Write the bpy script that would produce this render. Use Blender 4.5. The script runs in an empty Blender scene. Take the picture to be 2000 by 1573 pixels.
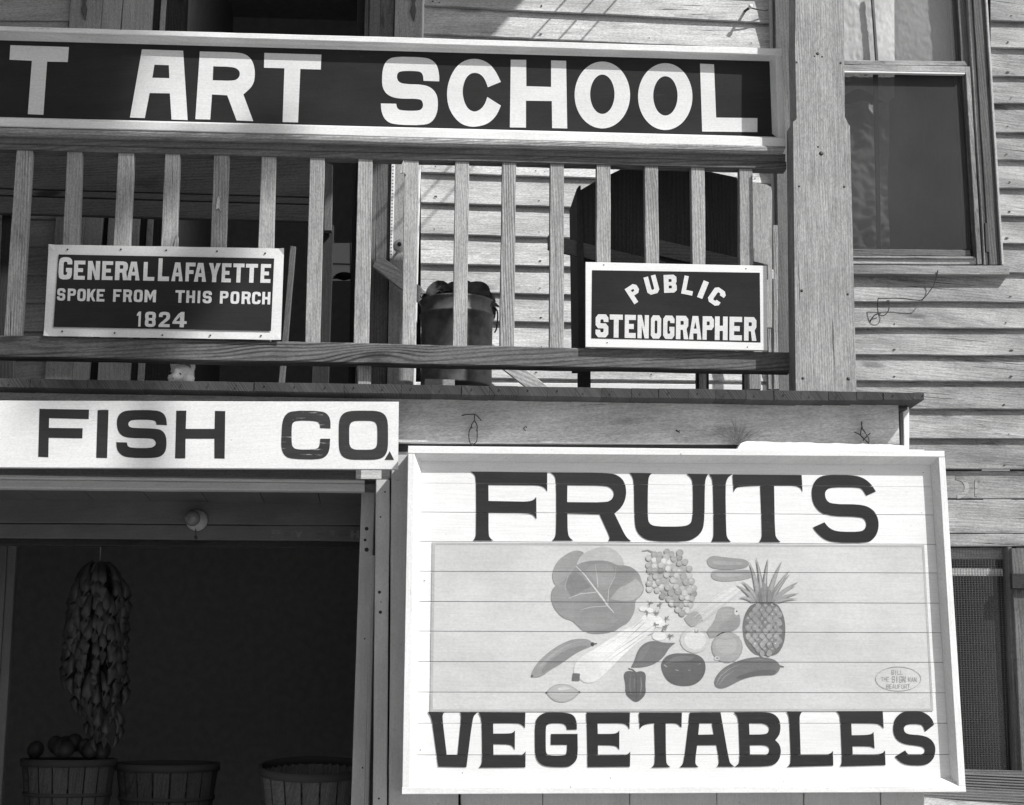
import bpy, bmesh, math, random
from mathutils import Vector, Matrix, noise
from mathutils.geometry import tessellate_polygon
random.seed(7)
S = bpy.context.scene
COL = S.collection
# ------------------------------------------------------------------ camera
F = 3400.0
YAW, PITCH, ROLL = math.radians(4.0), math.radians(11.5), math.radians(0.26)
CZ = 1.5
cy_, sy_, cp_, sp_ = math.cos(YAW), math.sin(YAW), math.cos(PITCH), math.sin(PITCH)
fwd = Vector((sy_*cp_, cy_*cp_, sp_)); rt0 = Vector((cy_, -sy_, 0)); up0 = rt0.cross(fwd)
rt = rt0*math.cos(ROLL) + up0*math.sin(ROLL); up = -rt0*math.sin(ROLL) + up0*math.cos(ROLL)
cam = bpy.data.cameras.new('camera'); camo = bpy.data.objects.new('camera', cam); COL.objects.link(camo)
camo.matrix_world = Matrix(((rt.x, up.x, -fwd.x, 0), (rt.y, up.y, -fwd.y, 0), (rt.z, up.z, -fwd.z, CZ), (0, 0, 0, 1)))
cam.sensor_width = 36; cam.sensor_fit = 'HORIZONTAL'; cam.lens = F*36/2000.0
cam.clip_start = 0.05; cam.clip_end = 500
S.camera = camo
# ------------------------------------------------------------------ light
LD = Vector((-1.25, 1.0, -1.6)).normalized()
sun = bpy.data.lights.new('sun', 'SUN'); suno = bpy.data.objects.new('sun', sun); COL.objects.link(suno)
suno.rotation_euler = LD.to_track_quat('-Z', 'Y').to_euler()
sun.energy = 4.7; sun.angle = math.radians(0.53); sun.color = (1, 0.995, 0.985)
W = bpy.data.worlds.new('World'); S.world = W; W.use_nodes = True
nt = W.node_tree; nt.nodes.clear()
sky = nt.nodes.new('ShaderNodeTexSky'); sky.sky_type = 'NISHITA'; sky.sun_disc = False
sky.sun_elevation = math.asin(-LD.z); sky.sun_rotation = math.atan2(-LD.x, -LD.y)
sky.air_density = 1.2; sky.dust_density = 2.5
bw = nt.nodes.new('ShaderNodeRGBToBW'); bg = nt.nodes.new('ShaderNodeBackground'); wo = nt.nodes.new('ShaderNodeOutputWorld')
nt.links.new(sky.outputs[0], bw.inputs[0]); nt.links.new(bw.outputs[0], bg.inputs[0]); nt.links.new(bg.outputs[0], wo.inputs[0])
bg.inputs[1].default_value = 0.095
S.view_settings.view_transform = 'Standard'; S.view_settings.look = 'None'
S.view_settings.exposure = 0.22; S.view_settings.gamma = 1.0; S.view_settings.use_curve_mapping = False
S.render.engine = 'CYCLES'

# ------------------------------------------------------------------ helpers
def P(x, y, Y):
    d = fwd*F + rt*(x-1000.0) - up*(y-786.5)
    s = Y/d.y
    return Vector((d.x*s, Y, CZ + d.z*s))
Y0 = 6.79            # front of the deck edge
YW = 8.50            # face of the house wall behind the porch

def tag(o, label=None, cat=None, group=None, kind=None):
    if label: o['label'] = label
    if cat: o['category'] = cat
    if group: o['group'] = group
    if kind: o['kind'] = kind
    return o
def empty(name, loc, label=None, cat=None, group=None, kind=None):
    o = bpy.data.objects.new(name, None); o.location = loc; COL.objects.link(o)
    o.empty_display_size = .1
    return tag(o, label, cat, group, kind)
def link(name, me, mats, parent=None):
    if not isinstance(mats, (list, tuple)): mats = [mats]
    for m in mats: me.materials.append(m)
    o = bpy.data.objects.new(name, me); COL.objects.link(o)
    if parent is not None:
        o.parent = parent
        o.matrix_parent_inverse = Matrix.Translation(-parent.location) if parent.parent is None else Matrix.Identity(4)
    return o

def uv_long(bm, L, A, B):
    uvl = bm.loops.layers.uv.verify()
    for f in bm.faces:
        for l in f.loops:
            c = l.vert.co
            l[uvl].uv = (c.dot(L), c.dot(A)+c.dot(B)*.7)

def board(name, parent, e1, e2, Y, depth, mat, n=None, wob=.0009, ch=.003, tilt=0.0, Y2=None):
    """plank with two long edges e1=(pixA,pixB), e2=(pixA,pixB) measured on plane Y (front); tilt pushes edge 1 back."""
    Ya1 = Y+tilt; Yb1 = Y
    a0, a1 = P(*e1[0], Ya1), P(*e1[1], Ya1 if Y2 is None else Y2+tilt)
    b0, b1 = P(*e2[0], Yb1), P(*e2[1], Yb1 if Y2 is None else Y2)
    return board3(name, parent, a0, a1, b0, b1, depth, mat, n, wob, ch)
def board3(name, parent, a0, a1, b0, b1, depth, mat, n=None, wob=.0009, ch=.003):
    L = (a1-a0); ln = L.length; Lh = L.normalized()
    Wd = (b0-a0).normalized()
    nrm = Lh.cross(Wd).normalized()
    if nrm.y < 0: nrm = -nrm
    if n is None: n = max(2, min(60, int(ln/.05)))
    bm = bmesh.new(); rings = []
    so = random.random()*50
    for i in range(n+1):
        t = i/n
        a = a0.lerp(a1, t); b = b0.lerp(b1, t); w = (b-a).normalized()
        k1 = noise.noise(Vector((t*ln*2.3, so, 0)))*wob*2 + noise.noise(Vector((t*ln*14, so, 3)))*wob
        k2 = noise.noise(Vector((t*ln*2.3, so+9, 0)))*wob*2 + noise.noise(Vector((t*ln*14, so+9, 3)))*wob
        k3 = noise.noise(Vector((t*ln*1.7, so+20, 0)))*wob*1.5
        a = a + w*k1 + nrm*k3; b = b + w*k2 + nrm*k3
        c = min(ch, (b-a).length*.3, depth*.4)
        ring = [a+nrm*c, a+w*c, b-w*c, b+nrm*c, b+nrm*depth, a+nrm*depth]
        rings.append([bm.verts.new(p) for p in ring])
    for i in range(n):
        r, s = rings[i], rings[i+1]
        for j in range(6):
            bm.faces.new((r[j], r[(j+1) % 6], s[(j+1) % 6], s[j]))
    bm.faces.new(rings[0]); bm.faces.new(rings[-1][::-1])
    bmesh.ops.recalc_face_normals(bm, faces=bm.faces)
    uv_long(bm, Lh, Wd, nrm)
    me = bpy.data.meshes.new(name); bm.to_mesh(me); bm.free()
    return link(name, me, mat, parent)

def tess(polys):
    """polys: list of 2D loops (outer, holes...) -> verts, tris"""
    loops = [[Vector((p[0], p[1], 0)) for p in l] for l in polys]
    tris = tessellate_polygon(loops)
    vs = [p for l in loops for p in l]
    return vs, tris

def smooth(pl, it=2, lo=6, hi=58):
    for _ in range(it):
        out = []; n = len(pl)
        for i in range(n):
            a, b, c = Vector(pl[i-1]), Vector(pl[i]), Vector(pl[(i+1) % n])
            u, v = b-a, c-b
            if u.length < 1e-6 or v.length < 1e-6: out.append(tuple(b)); continue
            ang = abs(math.degrees(u.angle(v)))
            if lo < ang < hi:
                out.append(tuple(b-u*.25)); out.append(tuple(b+v*.25))
            else: out.append(tuple(b))
        pl = out
    return pl

def sheet(name, parent, shapes, Y, mats, joints=None, wobble=0):
    """flat paint shapes on plane Y.  shapes: list of (loops_in_px, material_index, dY)"""
    bm = bmesh.new(); data = []
    for loops, mi, dY in shapes:
        b2 = bmesh.new()
        vs, tris = tess(loops)
        bv = [b2.verts.new(v) for v in vs]
        for t in tris:
            try: b2.faces.new([bv[i] for i in t])
            except ValueError: pass
        if joints:
            ys = [v.co.y for v in b2.verts]; y0, y1 = min(ys), max(ys)
            for (xl, yl, xr, yr, hw) in joints:
                if max(yl, yr) < y0-4 or min(yl, yr) > y1+4: continue
                dv = Vector((xr-xl, yr-yl, 0)); nn = Vector((-dv.y, dv.x, 0)).normalized()
                for s in (-hw, hw):
                    bmesh.ops.bisect_plane(b2, geom=b2.verts[:]+b2.edges[:]+b2.faces[:], plane_co=Vector((xl, yl, 0))+nn*s, plane_no=nn)
                dead = [f for f in b2.faces if abs((f.calc_center_median()-Vector((xl, yl, 0))).dot(nn)) < hw*.9]
                bmesh.ops.delete(b2, geom=dead, context='FACES')
        for f in b2.faces:
            nv = []
            for v in f.verts:
                nv.append(bm.verts.new(P(v.co.x, v.co.y, Y-dY)))
            ff = bm.faces.new(nv); ff.material_index = mi
        b2.free()
    bmesh.ops.remove_doubles(bm, verts=bm.verts, dist=1e-5)
    uvl = bm.loops.layers.uv.verify()
    for f in bm.faces:
        f.normal_update()
        if f.normal.y > 0: f.normal_flip()
        for l in f.loops: l[uvl].uv = (l.vert.co.x, l.vert.co.z)
    me = bpy.data.meshes.new(name); bm.to_mesh(me); bm.free()
    return link(name, me, mats, parent)

def slab_poly(name, parent, loop, Y, depth, mat, Yf=None):
    """solid of any outline in px on plane Y, extruded away from the street. Yf(x,y) optional"""
    bm = bmesh.new()
    vs, tris = tess([loop])
    g = Yf or (lambda x, y: Y)
    fr = [bm.verts.new(P(v.x, v.y, g(v.x, v.y))) for v in vs]
    bk = [bm.verts.new(v.co+Vector((0, depth, 0))) for v in fr]
    for t in tris:
        bm.faces.new([fr[i] for i in t]); bm.faces.new([bk[i] for i in reversed(t)])
    n = len(fr)
    for i in range(n):
        j = (i+1) % n
        bm.faces.new((fr[i], fr[j], bk[j], bk[i]))
    bmesh.ops.recalc_face_normals(bm, faces=bm.faces)
    xs = [v.co.x for v in fr]; zs = [v.co.z for v in fr]
    hor = (max(xs)-min(xs)) > (max(zs)-min(zs))
    uv_long(bm, Vector((1, 0, 0)) if hor else Vector((0, 0, 1)), Vector((0, 0, 1)) if hor else Vector((1, 0, 0)), Vector((0, 1, 0)))
    me = bpy.data.meshes.new(name); bm.to_mesh(me); bm.free()
    return link(name, me, mat, parent)

def quad3(name, parent, pts, mat, thick=.004):
    """thin solid from 4 world points (moulding strips)"""
    n = (pts[1]-pts[0]).cross(pts[3]-pts[0]).normalized()
    if n.y < 0: n = -n
    bm = bmesh.new()
    f = [bm.verts.new(p) for p in pts]; b = [bm.verts.new(p+n*thick) for p in pts]
    bm.faces.new(f); bm.faces.new(b[::-1])
    for i in range(4): bm.faces.new((f[i], f[(i+1) % 4], b[(i+1) % 4], b[i]))
    bmesh.ops.recalc_face_normals(bm, faces=bm.faces)
    L = (pts[1]-pts[0]).normalized(); A = (pts[3]-pts[0]).normalized()
    uv_long(bm, L, A, n)
    me = bpy.data.meshes.new(name); bm.to_mesh(me); bm.free()
    return link(name, me, mat, parent)

def box3(name, parent, lo, hi, mat):
    x0, y0, z0 = lo; x1, y1, z1 = hi
    bm = bmesh.new()
    v = [bm.verts.new(p) for p in ((x0, y0, z0), (x1, y0, z0), (x1, y1, z0), (x0, y1, z0), (x0, y0, z1), (x1, y0, z1), (x1, y1, z1), (x0, y1, z1))]
    for q in ((0, 3, 2, 1), (4, 5, 6, 7), (0, 1, 5, 4), (1, 2, 6, 5), (2, 3, 7, 6), (3, 0, 4, 7)): bm.faces.new([v[i] for i in q])
    d = (x1-x0, y1-y0, z1-z0); k = d.index(max(d)); ax = [Vector((1, 0, 0)), Vector((0, 1, 0)), Vector((0, 0, 1))]
    uv_long(bm, ax[k], ax[(k+1) % 3], ax[(k+2) % 3])
    me = bpy.data.meshes.new(name); bm.to_mesh(me); bm.free()
    return link(name, me, mat, parent)

def tube_bm(bm, pts, r, seg=8, r2=None):
    rings = []; n = len(pts)
    for i, p in enumerate(pts):
        t = (pts[min(i+1, n-1)]-pts[max(i-1, 0)]).normalized()
        a = t.cross(Vector((0, 0, 1)));
        if a.length < .1: a = t.cross(Vector((1, 0, 0)))
        a.normalize(); b = t.cross(a)
        rr = r[i] if isinstance(r, (list, tuple)) else r
        rings.append([bm.verts.new(p+(a*math.cos(k*2*math.pi/seg)+b*math.sin(k*2*math.pi/seg))*rr) for k in range(seg)])
    for i in range(n-1):
        for k in range(seg):
            bm.faces.new((rings[i][k], rings[i][(k+1) % seg], rings[i+1][(k+1) % seg], rings[i+1][k]))
    bm.faces.new(rings[0][::-1]); bm.faces.new(rings[-1])
def tube(name, parent, pts, r, mat, seg=8, smoothit=True):
    bm = bmesh.new(); tube_bm(bm, pts, r, seg)
    bmesh.ops.recalc_face_normals(bm, faces=bm.faces)
    if smoothit:
        for f in bm.faces: f.smooth = True
    me = bpy.data.meshes.new(name); bm.to_mesh(me); bm.free()
    return link(name, me, mat, parent)
def catmull(pts, k=5):
    if len(pts) < 3: return pts
    q = [pts[0]*2-pts[1]]+pts+[pts[-1]*2-pts[-2]]; out = []
    for i in range(1, len(q)-2):
        a, b, c, d = q[i-1], q[i], q[i+1], q[i+2]
        for j in range(k):
            t = j/k
            out.append(.5*((2*b)+(c-a)*t+(2*a-5*b+4*c-d)*t*t+(3*b-a-3*c+d)*t**3))
    return out+[pts[-1]]
def tubepx(name, parent, pl, Y, r, mat, seg=6):
    pts = [P(p[0], p[1], p[2] if len(p) > 2 else Y) for p in pl]
    if not isinstance(r, (list, tuple)): pts = catmull(pts)
    return tube(name, parent, pts, r, mat, seg)

def lathe_bm(bm, prof, c, ax=Vector((0, 0, 1)), seg=32, a0=0, a1=2*math.pi):
    ax = ax.normalized(); u = ax.orthogonal().normalized(); v = ax.cross(u)
    rings = []
    full = abs(a1-a0-2*math.pi) < 1e-6
    m = seg if full else seg+1
    for r, h in prof:
        rings.append([bm.verts.new(c+ax*h+(u*math.cos(a0+(a1-a0)*k/seg)+v*math.sin(a0+(a1-a0)*k/seg))*max(r, 1e-5)) for k in range(m)])
    for i in range(len(prof)-1):
        for k in range(seg):
            k2 = (k+1) % m
            bm.faces.new((rings[i][k], rings[i][k2], rings[i+1][k2], rings[i+1][k]))
def lathe(name, parent, prof, c, mat, ax=Vector((0, 0, 1)), seg=32, **kw):
    bm = bmesh.new(); lathe_bm(bm, prof, c, ax, seg, **kw)
    bmesh.ops.recalc_face_normals(bm, faces=bm.faces)
    for f in bm.faces: f.smooth = True
    me = bpy.data.meshes.new(name); bm.to_mesh(me); bm.free()
    return link(name, me, mat, parent)

# ------------------------------------------------------------------ materials
def newmat(name):
    m = bpy.data.materials.new(name); m.use_nodes = True
    n = m.node_tree; b = n.nodes['Principled BSDF']
    return m, n, b
class NG:
    def __init__(s, n): s.n = n
    def m(s, op, a, b=None, c=None, clamp=False):
        x = s.n.nodes.new('ShaderNodeMath'); x.operation = op; x.use_clamp = clamp
        for i, v in enumerate((a, b, c)):
            if v is None: continue
            if isinstance(v, (int, float)): x.inputs[i].default_value = v
            else: s.n.links.new(v, x.inputs[i])
        return x.outputs[0]
    def comb(s, x, y, z=0):
        c = s.n.nodes.new('ShaderNodeCombineXYZ')
        for i, v in enumerate((x, y, z)):
            if isinstance(v, (int, float)): c.inputs[i].default_value = v
            else: s.n.links.new(v, c.inputs[i])
        return c.outputs[0]
    def noise(s, vec, scale=1, det=3, rough=.55, dist=0):
        x = s.n.nodes.new('ShaderNodeTexNoise'); x.inputs['Scale'].default_value = scale
        x.inputs['Detail'].default_value = det; x.inputs['Roughness'].default_value = rough; x.inputs['Distortion'].default_value = dist
        s.n.links.new(vec, x.inputs['Vector']); return x.outputs['Fac']
    def ramp(s, v, lo, hi, a=0, b=1):
        x = s.n.nodes.new('ShaderNodeMapRange'); x.clamp = True
        x.interpolation_type = 'SMOOTHSTEP'
        s.n.links.new(v, x.inputs['Value'])
        x.inputs['From Min'].default_value = lo; x.inputs['From Max'].default_value = hi
        x.inputs['To Min'].default_value = a; x.inputs['To Max'].default_value = b
        return x.outputs[0]
def uvr(g):
    n = g.n
    t = n.nodes.new('ShaderNodeUVMap'); sep = n.nodes.new('ShaderNodeSeparateXYZ'); n.links.new(t.outputs[0], sep.inputs[0])
    oi = n.nodes.new('ShaderNodeObjectInfo')
    u = g.m('ADD', sep.outputs[0], g.m('MULTIPLY', oi.outputs['Random'], 57.3))
    v = g.m('ADD', sep.outputs[1], g.m('MULTIPLY', oi.outputs['Random'], 23.1))
    return u, v, oi.outputs['Random']

def wood(name, base, ring=.35, fiber=.25, blotch=.25, crack=.5, var=.25, freq=75, rough=.85, bump=.35, knots=.7, grit=.30):
    """weathered bare board, grain along UV u"""
    m, n, b = newmat(name); g = NG(n)
    u, v, r = uvr(g)
    # knots
    vo = n.nodes.new('ShaderNodeTexVoronoi'); vo.inputs['Scale'].default_value = 1
    n.links.new(g.comb(g.m('MULTIPLY', u, 1.5), g.m('MULTIPLY', v, 5.5), r), vo.inputs['Vector'])
    kd = vo.outputs['Distance']
    knot = g.ramp(kd, .05, .13, 1, 0)
    kw = g.ramp(kd, .0, .38, 1, 0)
    warp = g.noise(g.comb(g.m('MULTIPLY', u, .8), g.m('MULTIPLY', v, 7), r), 1, 2)
    warp2 = g.noise(g.comb(g.m('MULTIPLY', u, 5), g.m('MULTIPLY', v, 30), r), 1, 2)
    ph = g.m('ADD', g.m('MULTIPLY', v, freq*6.283), g.m('ADD', g.m('MULTIPLY', warp, 24), g.m('ADD', g.m('MULTIPLY', warp2, 3), g.m('MULTIPLY', kw, 14))))
    s = g.m('SINE', ph); ringv = g.m('POWER', g.m('ADD', g.m('MULTIPLY', s, .5), .5), 1.6)
    amp = g.ramp(g.noise(g.comb(g.m('MULTIPLY', u, .9), g.m('MULTIPLY', v, 9), r), 1, 2), .3, .65)
    ringv = g.m('MULTIPLY', ringv, g.m('MULTIPLY', g.m('ADD', g.m('MULTIPLY', amp, .8), .2), g.m('ADD', .5, g.m('MULTIPLY', g.m('FRACT', g.m('MULTIPLY', r, 7.7)), 1.0))))
    fib = g.noise(g.comb(g.m('MULTIPLY', u, 7), g.m('MULTIPLY', v, 170), r), 1, 5, .75)
    pore = g.noise(g.comb(g.m('MULTIPLY', u, 70), g.m('MULTIPLY', v, 210), g.m('ADD', r, 3)), 1, 3, .8)
    stain = g.ramp(g.noise(g.comb(g.m('MULTIPLY', u, 3.5), g.m('MULTIPLY', v, 14), g.m('ADD', r, 27)), 1, 5, .7), .56, .74)
    blo = g.noise(g.comb(g.m('MULTIPLY', u, 2.2), g.m('MULTIPLY', v, 8), g.m('ADD', r, 5)), 1, 4, .6)
    crk = g.ramp(g.noise(g.comb(g.m('MULTIPLY', u, 2.6), g.m('MULTIPLY', v, 95), g.m('ADD', r, 9)), 1, 3, .6), .63, .70)
    crm = g.ramp(g.noise(g.comb(g.m('MULTIPLY', u, 1.1), g.m('MULTIPLY', v, 4), g.m('ADD', r, 19)), 1, 2), .45, .6)
    crk = g.m('MULTIPLY', crk, crm)
    x = g.m('SUBTRACT', 1, g.m('MULTIPLY', ringv, ring))
    x = g.m('MULTIPLY', x, g.ramp(pore, .3, .7, 1-grit, 1+grit*.6))
    x = g.m('MULTIPLY', x, g.m('SUBTRACT', 1, g.m('MULTIPLY', stain, blotch*1.1)))
    x = g.m('MULTIPLY', x, g.m('ADD', 1-fiber*.5, g.m('MULTIPLY', g.ramp(fib, .3, .7), fiber)))
    x = g.m('MULTIPLY', x, g.m('ADD', 1-blotch*.5, g.m('MULTIPLY', g.ramp(blo, .3, .7), blotch)))
    x = g.m('MULTIPLY', x, g.m('SUBTRACT', 1, g.m('MULTIPLY', crk, crack)))
    x = g.m('MULTIPLY', x, g.m('SUBTRACT', 1, g.m('MULTIPLY', knot, knots)))
    x = g.m('MULTIPLY', x, g.m('ADD', 1-var*.5, g.m('MULTIPLY', r, var)))
    x = g.m('MULTIPLY', x, base*1.18)
    n.links.new(g.comb(x, x, x), b.inputs['Base Color'])
    b.inputs['Roughness'].default_value = rough; b.inputs['Specular IOR Level'].default_value = .25
    h = g.m('SUBTRACT', g.m('MULTIPLY', fib, .5), g.m('ADD', g.m('MULTIPLY', ringv, .5), g.m('MULTIPLY', crk, 1.5)))
    bp = n.nodes.new('ShaderNodeBump'); bp.inputs['Strength'].default_value = bump; bp.inputs['Distance'].default_value = .0012
    n.links.new(h, bp.inputs['Height']); n.links.new(bp.outputs[0], b.inputs['Normal'])
    return m

def paint(name, base, under=None, wear=.0, streak=.06, blotch=.06, rough=.55, bump=.15, speck=.25, var=.0, wlo=.62, spec=.25, grain=.10):
    """painted wood: faint grain telegraphing, dirt specks, optional wear down to grey wood"""
    m, n, b = newmat(name); g = NG(n); u, v, r = uvr(g)
    fib = g.noise(g.comb(g.m('MULTIPLY', u, 6), g.m('MULTIPLY', v, 190), r), 1, 4, .7)
    blo = g.noise(g.comb(g.m('MULTIPLY', u, 3), g.m('MULTIPLY', v, 5), g.m('ADD', r, 3)), 1, 5, .62)
    sp = g.ramp(g.noise(g.comb(g.m('MULTIPLY', u, 60), g.m('MULTIPLY', v, 75), r), 1, 2, .5), .73, .79)
    x = g.m('ADD', 1-streak*.5, g.m('MULTIPLY', g.ramp(fib, .3, .7), streak))
    x = g.m('MULTIPLY', x, g.m('ADD', 1-blotch*.5, g.m('MULTIPLY', g.ramp(blo, .3, .7), blotch)))
    x = g.m('MULTIPLY', x, g.m('SUBTRACT', 1, g.m('MULTIPLY', sp, speck)))
    gr_ = g.noise(g.comb(g.m('MULTIPLY', u, 95), g.m('MULTIPLY', v, 150), r), 1, 3, .8)
    x = g.m('MULTIPLY', x, g.ramp(gr_, .3, .7, 1-grain, 1+grain*.5))
    if var: x = g.m('MULTIPLY', x, g.m('ADD', 1-var*.5, g.m('MULTIPLY', r, var)))
    x = g.m('MULTIPLY', x, base)
    hw = fib
    if wear:
        wm = g.noise(g.comb(g.m('MULTIPLY', u, 9), g.m('MULTIPLY', v, 130), g.m('ADD', r, 31)), 1, 4, .7)
        wb = g.noise(g.comb(g.m('MULTIPLY', u, 2.4), g.m('MULTIPLY', v, 4), g.m('ADD', r, 41)), 1, 3, .6)
        k = g.m('MULTIPLY', g.ramp(wm, wlo, wlo+.05), g.ramp(wb, .52, .66))
        k = g.m('MULTIPLY', k, wear)
        x = g.m('ADD', g.m('MULTIPLY', x, g.m('SUBTRACT', 1, k)), g.m('MULTIPLY', k, under))
    n.links.new(g.comb(x, x, x), b.inputs['Base Color'])
    b.inputs['Roughness'].default_value = rough; b.inputs['Specular IOR Level'].default_value = spec if base > .1 else .08
    bp = n.nodes.new('ShaderNodeBump'); bp.inputs['Strength'].default_value = bump; bp.inputs['Distance'].default_value = .0008
    n.links.new(hw, bp.inputs['Height']); n.links.new(bp.outputs[0], b.inputs['Normal'])
    return m
def plain(name, base, rough=.7, metal=0, nz=.2, scale=20):
    m, n, b = newmat(name); g = NG(n)
    tc = n.nodes.new('ShaderNodeTexCoord')
    f = g.noise(tc.outputs['Object'], scale, 4, .6)
    x = g.m('MULTIPLY', g.m('ADD', 1-nz*.5, g.m('MULTIPLY', g.ramp(f, .3, .7), nz)), base)
    n.links.new(g.comb(x, x, x), b.inputs['Base Color'])
    b.inputs['Roughness'].default_value = rough; b.inputs['Metallic'].default_value = metal
    return m

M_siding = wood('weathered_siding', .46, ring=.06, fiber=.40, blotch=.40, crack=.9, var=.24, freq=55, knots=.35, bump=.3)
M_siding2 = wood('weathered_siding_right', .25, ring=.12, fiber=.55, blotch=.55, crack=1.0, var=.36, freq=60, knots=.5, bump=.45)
M_post = wood('post_wood', .29, ring=.30, fiber=.55, blotch=.25, crack=.75, freq=105, knots=.75, var=0, bump=.5)
M_bal = wood('baluster_wood', .30, ring=.36, fiber=.5, blotch=.35, crack=.8, freq=95, var=.35, knots=.6, bump=.5)
M_rail = wood('rail_wood', .13, ring=.55, fiber=.5, blotch=.3, crack=.8, freq=60, var=0, knots=.5, bump=.7)
M_deck = wood('deck_wood', .055, ring=.3, fiber=.3, blotch=.4, crack=.6, freq=90, var=.2, bump=.5)
M_fascia = wood('fascia_wood', .42, ring=.12, fiber=.22, blotch=.4, crack=.45, freq=40, var=0, knots=.3, bump=.25)
M_casing = wood('casing_wood', .33, ring=.15, fiber=.2, blotch=.22, crack=.45, freq=45, var=.25, knots=.3, bump=.3)
M_casdk = wood('dark_casing', .12, ring=.3, fiber=.3, blotch=.3, crack=.5, freq=70, var=.3, bump=.4)
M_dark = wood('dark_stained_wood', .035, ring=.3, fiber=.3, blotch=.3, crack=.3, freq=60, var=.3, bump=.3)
M_brace = wood('brace_wood', .42, ring=.5, fiber=.2, blotch=.1, crack=.4, freq=48, var=0, knots=0, bump=.4)
M_white = paint('white_paint', .75, under=.45, wear=.25, streak=.11, blotch=.07, speck=.3, var=.05, grain=.06, wlo=.68)
M_whiteold = paint('old_white_paint', .74, under=.30, wear=.75, streak=.08, blotch=.08, speck=.35, wlo=.64)
M_frame = paint('frame_white', .76, under=.4, wear=.6, streak=.12, blotch=.10, speck=.4)
M_artframe = paint('frame_aged_white', .74, under=.3, wear=.6, streak=.12, blotch=.14, speck=.2)
M_black = paint('black_sign_paint', .026, under=.10, wear=.3, streak=.15, blotch=.3, speck=.0, rough=.5)
M_letblk = paint('letter_black', .034, under=.2, wear=.2, streak=.2, blotch=.2, speck=0, rough=.5)
M_letblkw = paint('letter_black_worn', .045, under=.5, wear=.9, streak=.3, blotch=.2, speck=0, rough=.6, wlo=.60)
M_letwht = paint('letter_white', .66, streak=.08, blotch=.10, speck=.1)
M_tin = paint('tin_white', .70, streak=.05, blotch=.16, speck=.3, rough=.35, bump=.05)
M_shade = paint('shop_grey_paint', .54, under=.15, wear=.4, streak=.1, blotch=.18, speck=.5)
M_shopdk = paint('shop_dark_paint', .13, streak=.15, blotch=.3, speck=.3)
M_room = plain('room_dark', .26, .95)
M_iron = plain('dark_iron', .04, .6, .3)
M_porcelain = plain('porcelain', .75, .25, 0, .05)
M_concrete = plain('sandy_ground', .30, .9, 0, .35, 3)

# ------------------------------------------------------------------ ground and unseen street
g = box3('ground', None, (-150, -200, -.3), (150, 120, 0), M_concrete); tag(g, kind='structure')

# ------------------------------------------------------------------ house
house = empty('clapboard_house', (P(1000, 1478, YW).x, YW, 0), 'weathered wooden clapboard house with porch above and shop below', 'house')
# backing walls (dark sheathing) in pieces, leaving the doorway and window open
def wallpx(x0, y0, x1, y1, Y=YW+.03, d=.12):
    a = P(x0, y0, Y); b = P(x1, y1, Y)
    return box3('wall', house, (a.x, Y, min(a.z, b.z)), (b.x, Y+d, max(a.z, b.z)), M_dark)
wallpx(-420, -760, 322, 900); wallpx(716, -760, 1640, 900); wallpx(322, -760, 716, -330)
wallpx(1640, -760, 2350, -260); wallpx(1925, -260, 2350, 1066); wallpx(1640, 525, 1925, 1066); 
wallpx(1960, 1066, 2350, 2150); wallpx(1640, 1520, 1960, 2150)
# room behind the porch doorway and behind windows
def room(x0, y0, x1, y1, Y, dep, mat=M_room):
    a = P(x0, y1, Y); b = P(x1, y0, Y); e = .03
    for lo, hi in (((a.x-e, Y, a.z), (a.x, Y+dep, b.z)), ((b.x, Y, a.z), (b.x+e, Y+dep, b.z)), ((a.x-e, Y, b.z), (b.x+e, Y+dep, b.z+e)),
                   ((a.x-e, Y, a.z-e), (b.x+e, Y+dep, a.z)), ((a.x-e, Y+dep, a.z-e), (b.x+e, Y+dep+e, b.z+e))):
        box3('room_wall', house, lo, hi, mat)
room(322, -330, 716, 900, YW+.15, 2.5)
room(1640, -260, 1925, 525, YW+.15, 1.6)
room(1640, 1066, 1960, 1520, YW+.15, 1.6)

def siding(xl, xr, ys, slope, Y, mat, x0, th=.016, tilt=.030):
    """ys: list of board bottom edges at column x0"""
    for i in range(len(ys)-1):
        t, b = ys[i], ys[i+1]
        s1, s2 = slope(t), slope(b)
        e1 = ((xl, t-6+(xl-x0)*s1), (xr, t-6+(xr-x0)*s1)); e2 = ((xl, b+(xl-x0)*s2), (xr, b+(xr-x0)*s2))
        board('clapboard', house, e1, e2, Y-.034, .014, mat, tilt=tilt, wob=.0018, ch=.0015)
rear = [-98, -44, 10, 65, 119, 173, 227, 281, 336, 395, 456, 514, 568, 624, 680, 736, 792]
slr = lambda y: .05-.036*max(0, min(1, y/740))
siding(822, 1507, rear, slr, YW, M_siding, 822)
upper = [-98-55*k for k in range(10, 0, -1)]+[-98]
siding(822, 1507, upper, lambda y: .055, YW, M_siding, 822)
right = [-71, -15, 41, 93, 149, 202, 258, 312, 367, 421, 475, 532, 590, 641, 694, 744, 799, 856, 916]
slrt = lambda y: .022-.017*max(0, min(1, y/560))
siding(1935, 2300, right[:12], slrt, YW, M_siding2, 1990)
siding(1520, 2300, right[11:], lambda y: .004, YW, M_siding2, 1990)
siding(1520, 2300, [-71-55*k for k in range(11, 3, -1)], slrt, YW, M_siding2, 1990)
siding(1935, 2300, [-71-55*k for k in range(4, 0, -1)]+[-71], slrt, YW, M_siding2, 1990)
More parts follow.
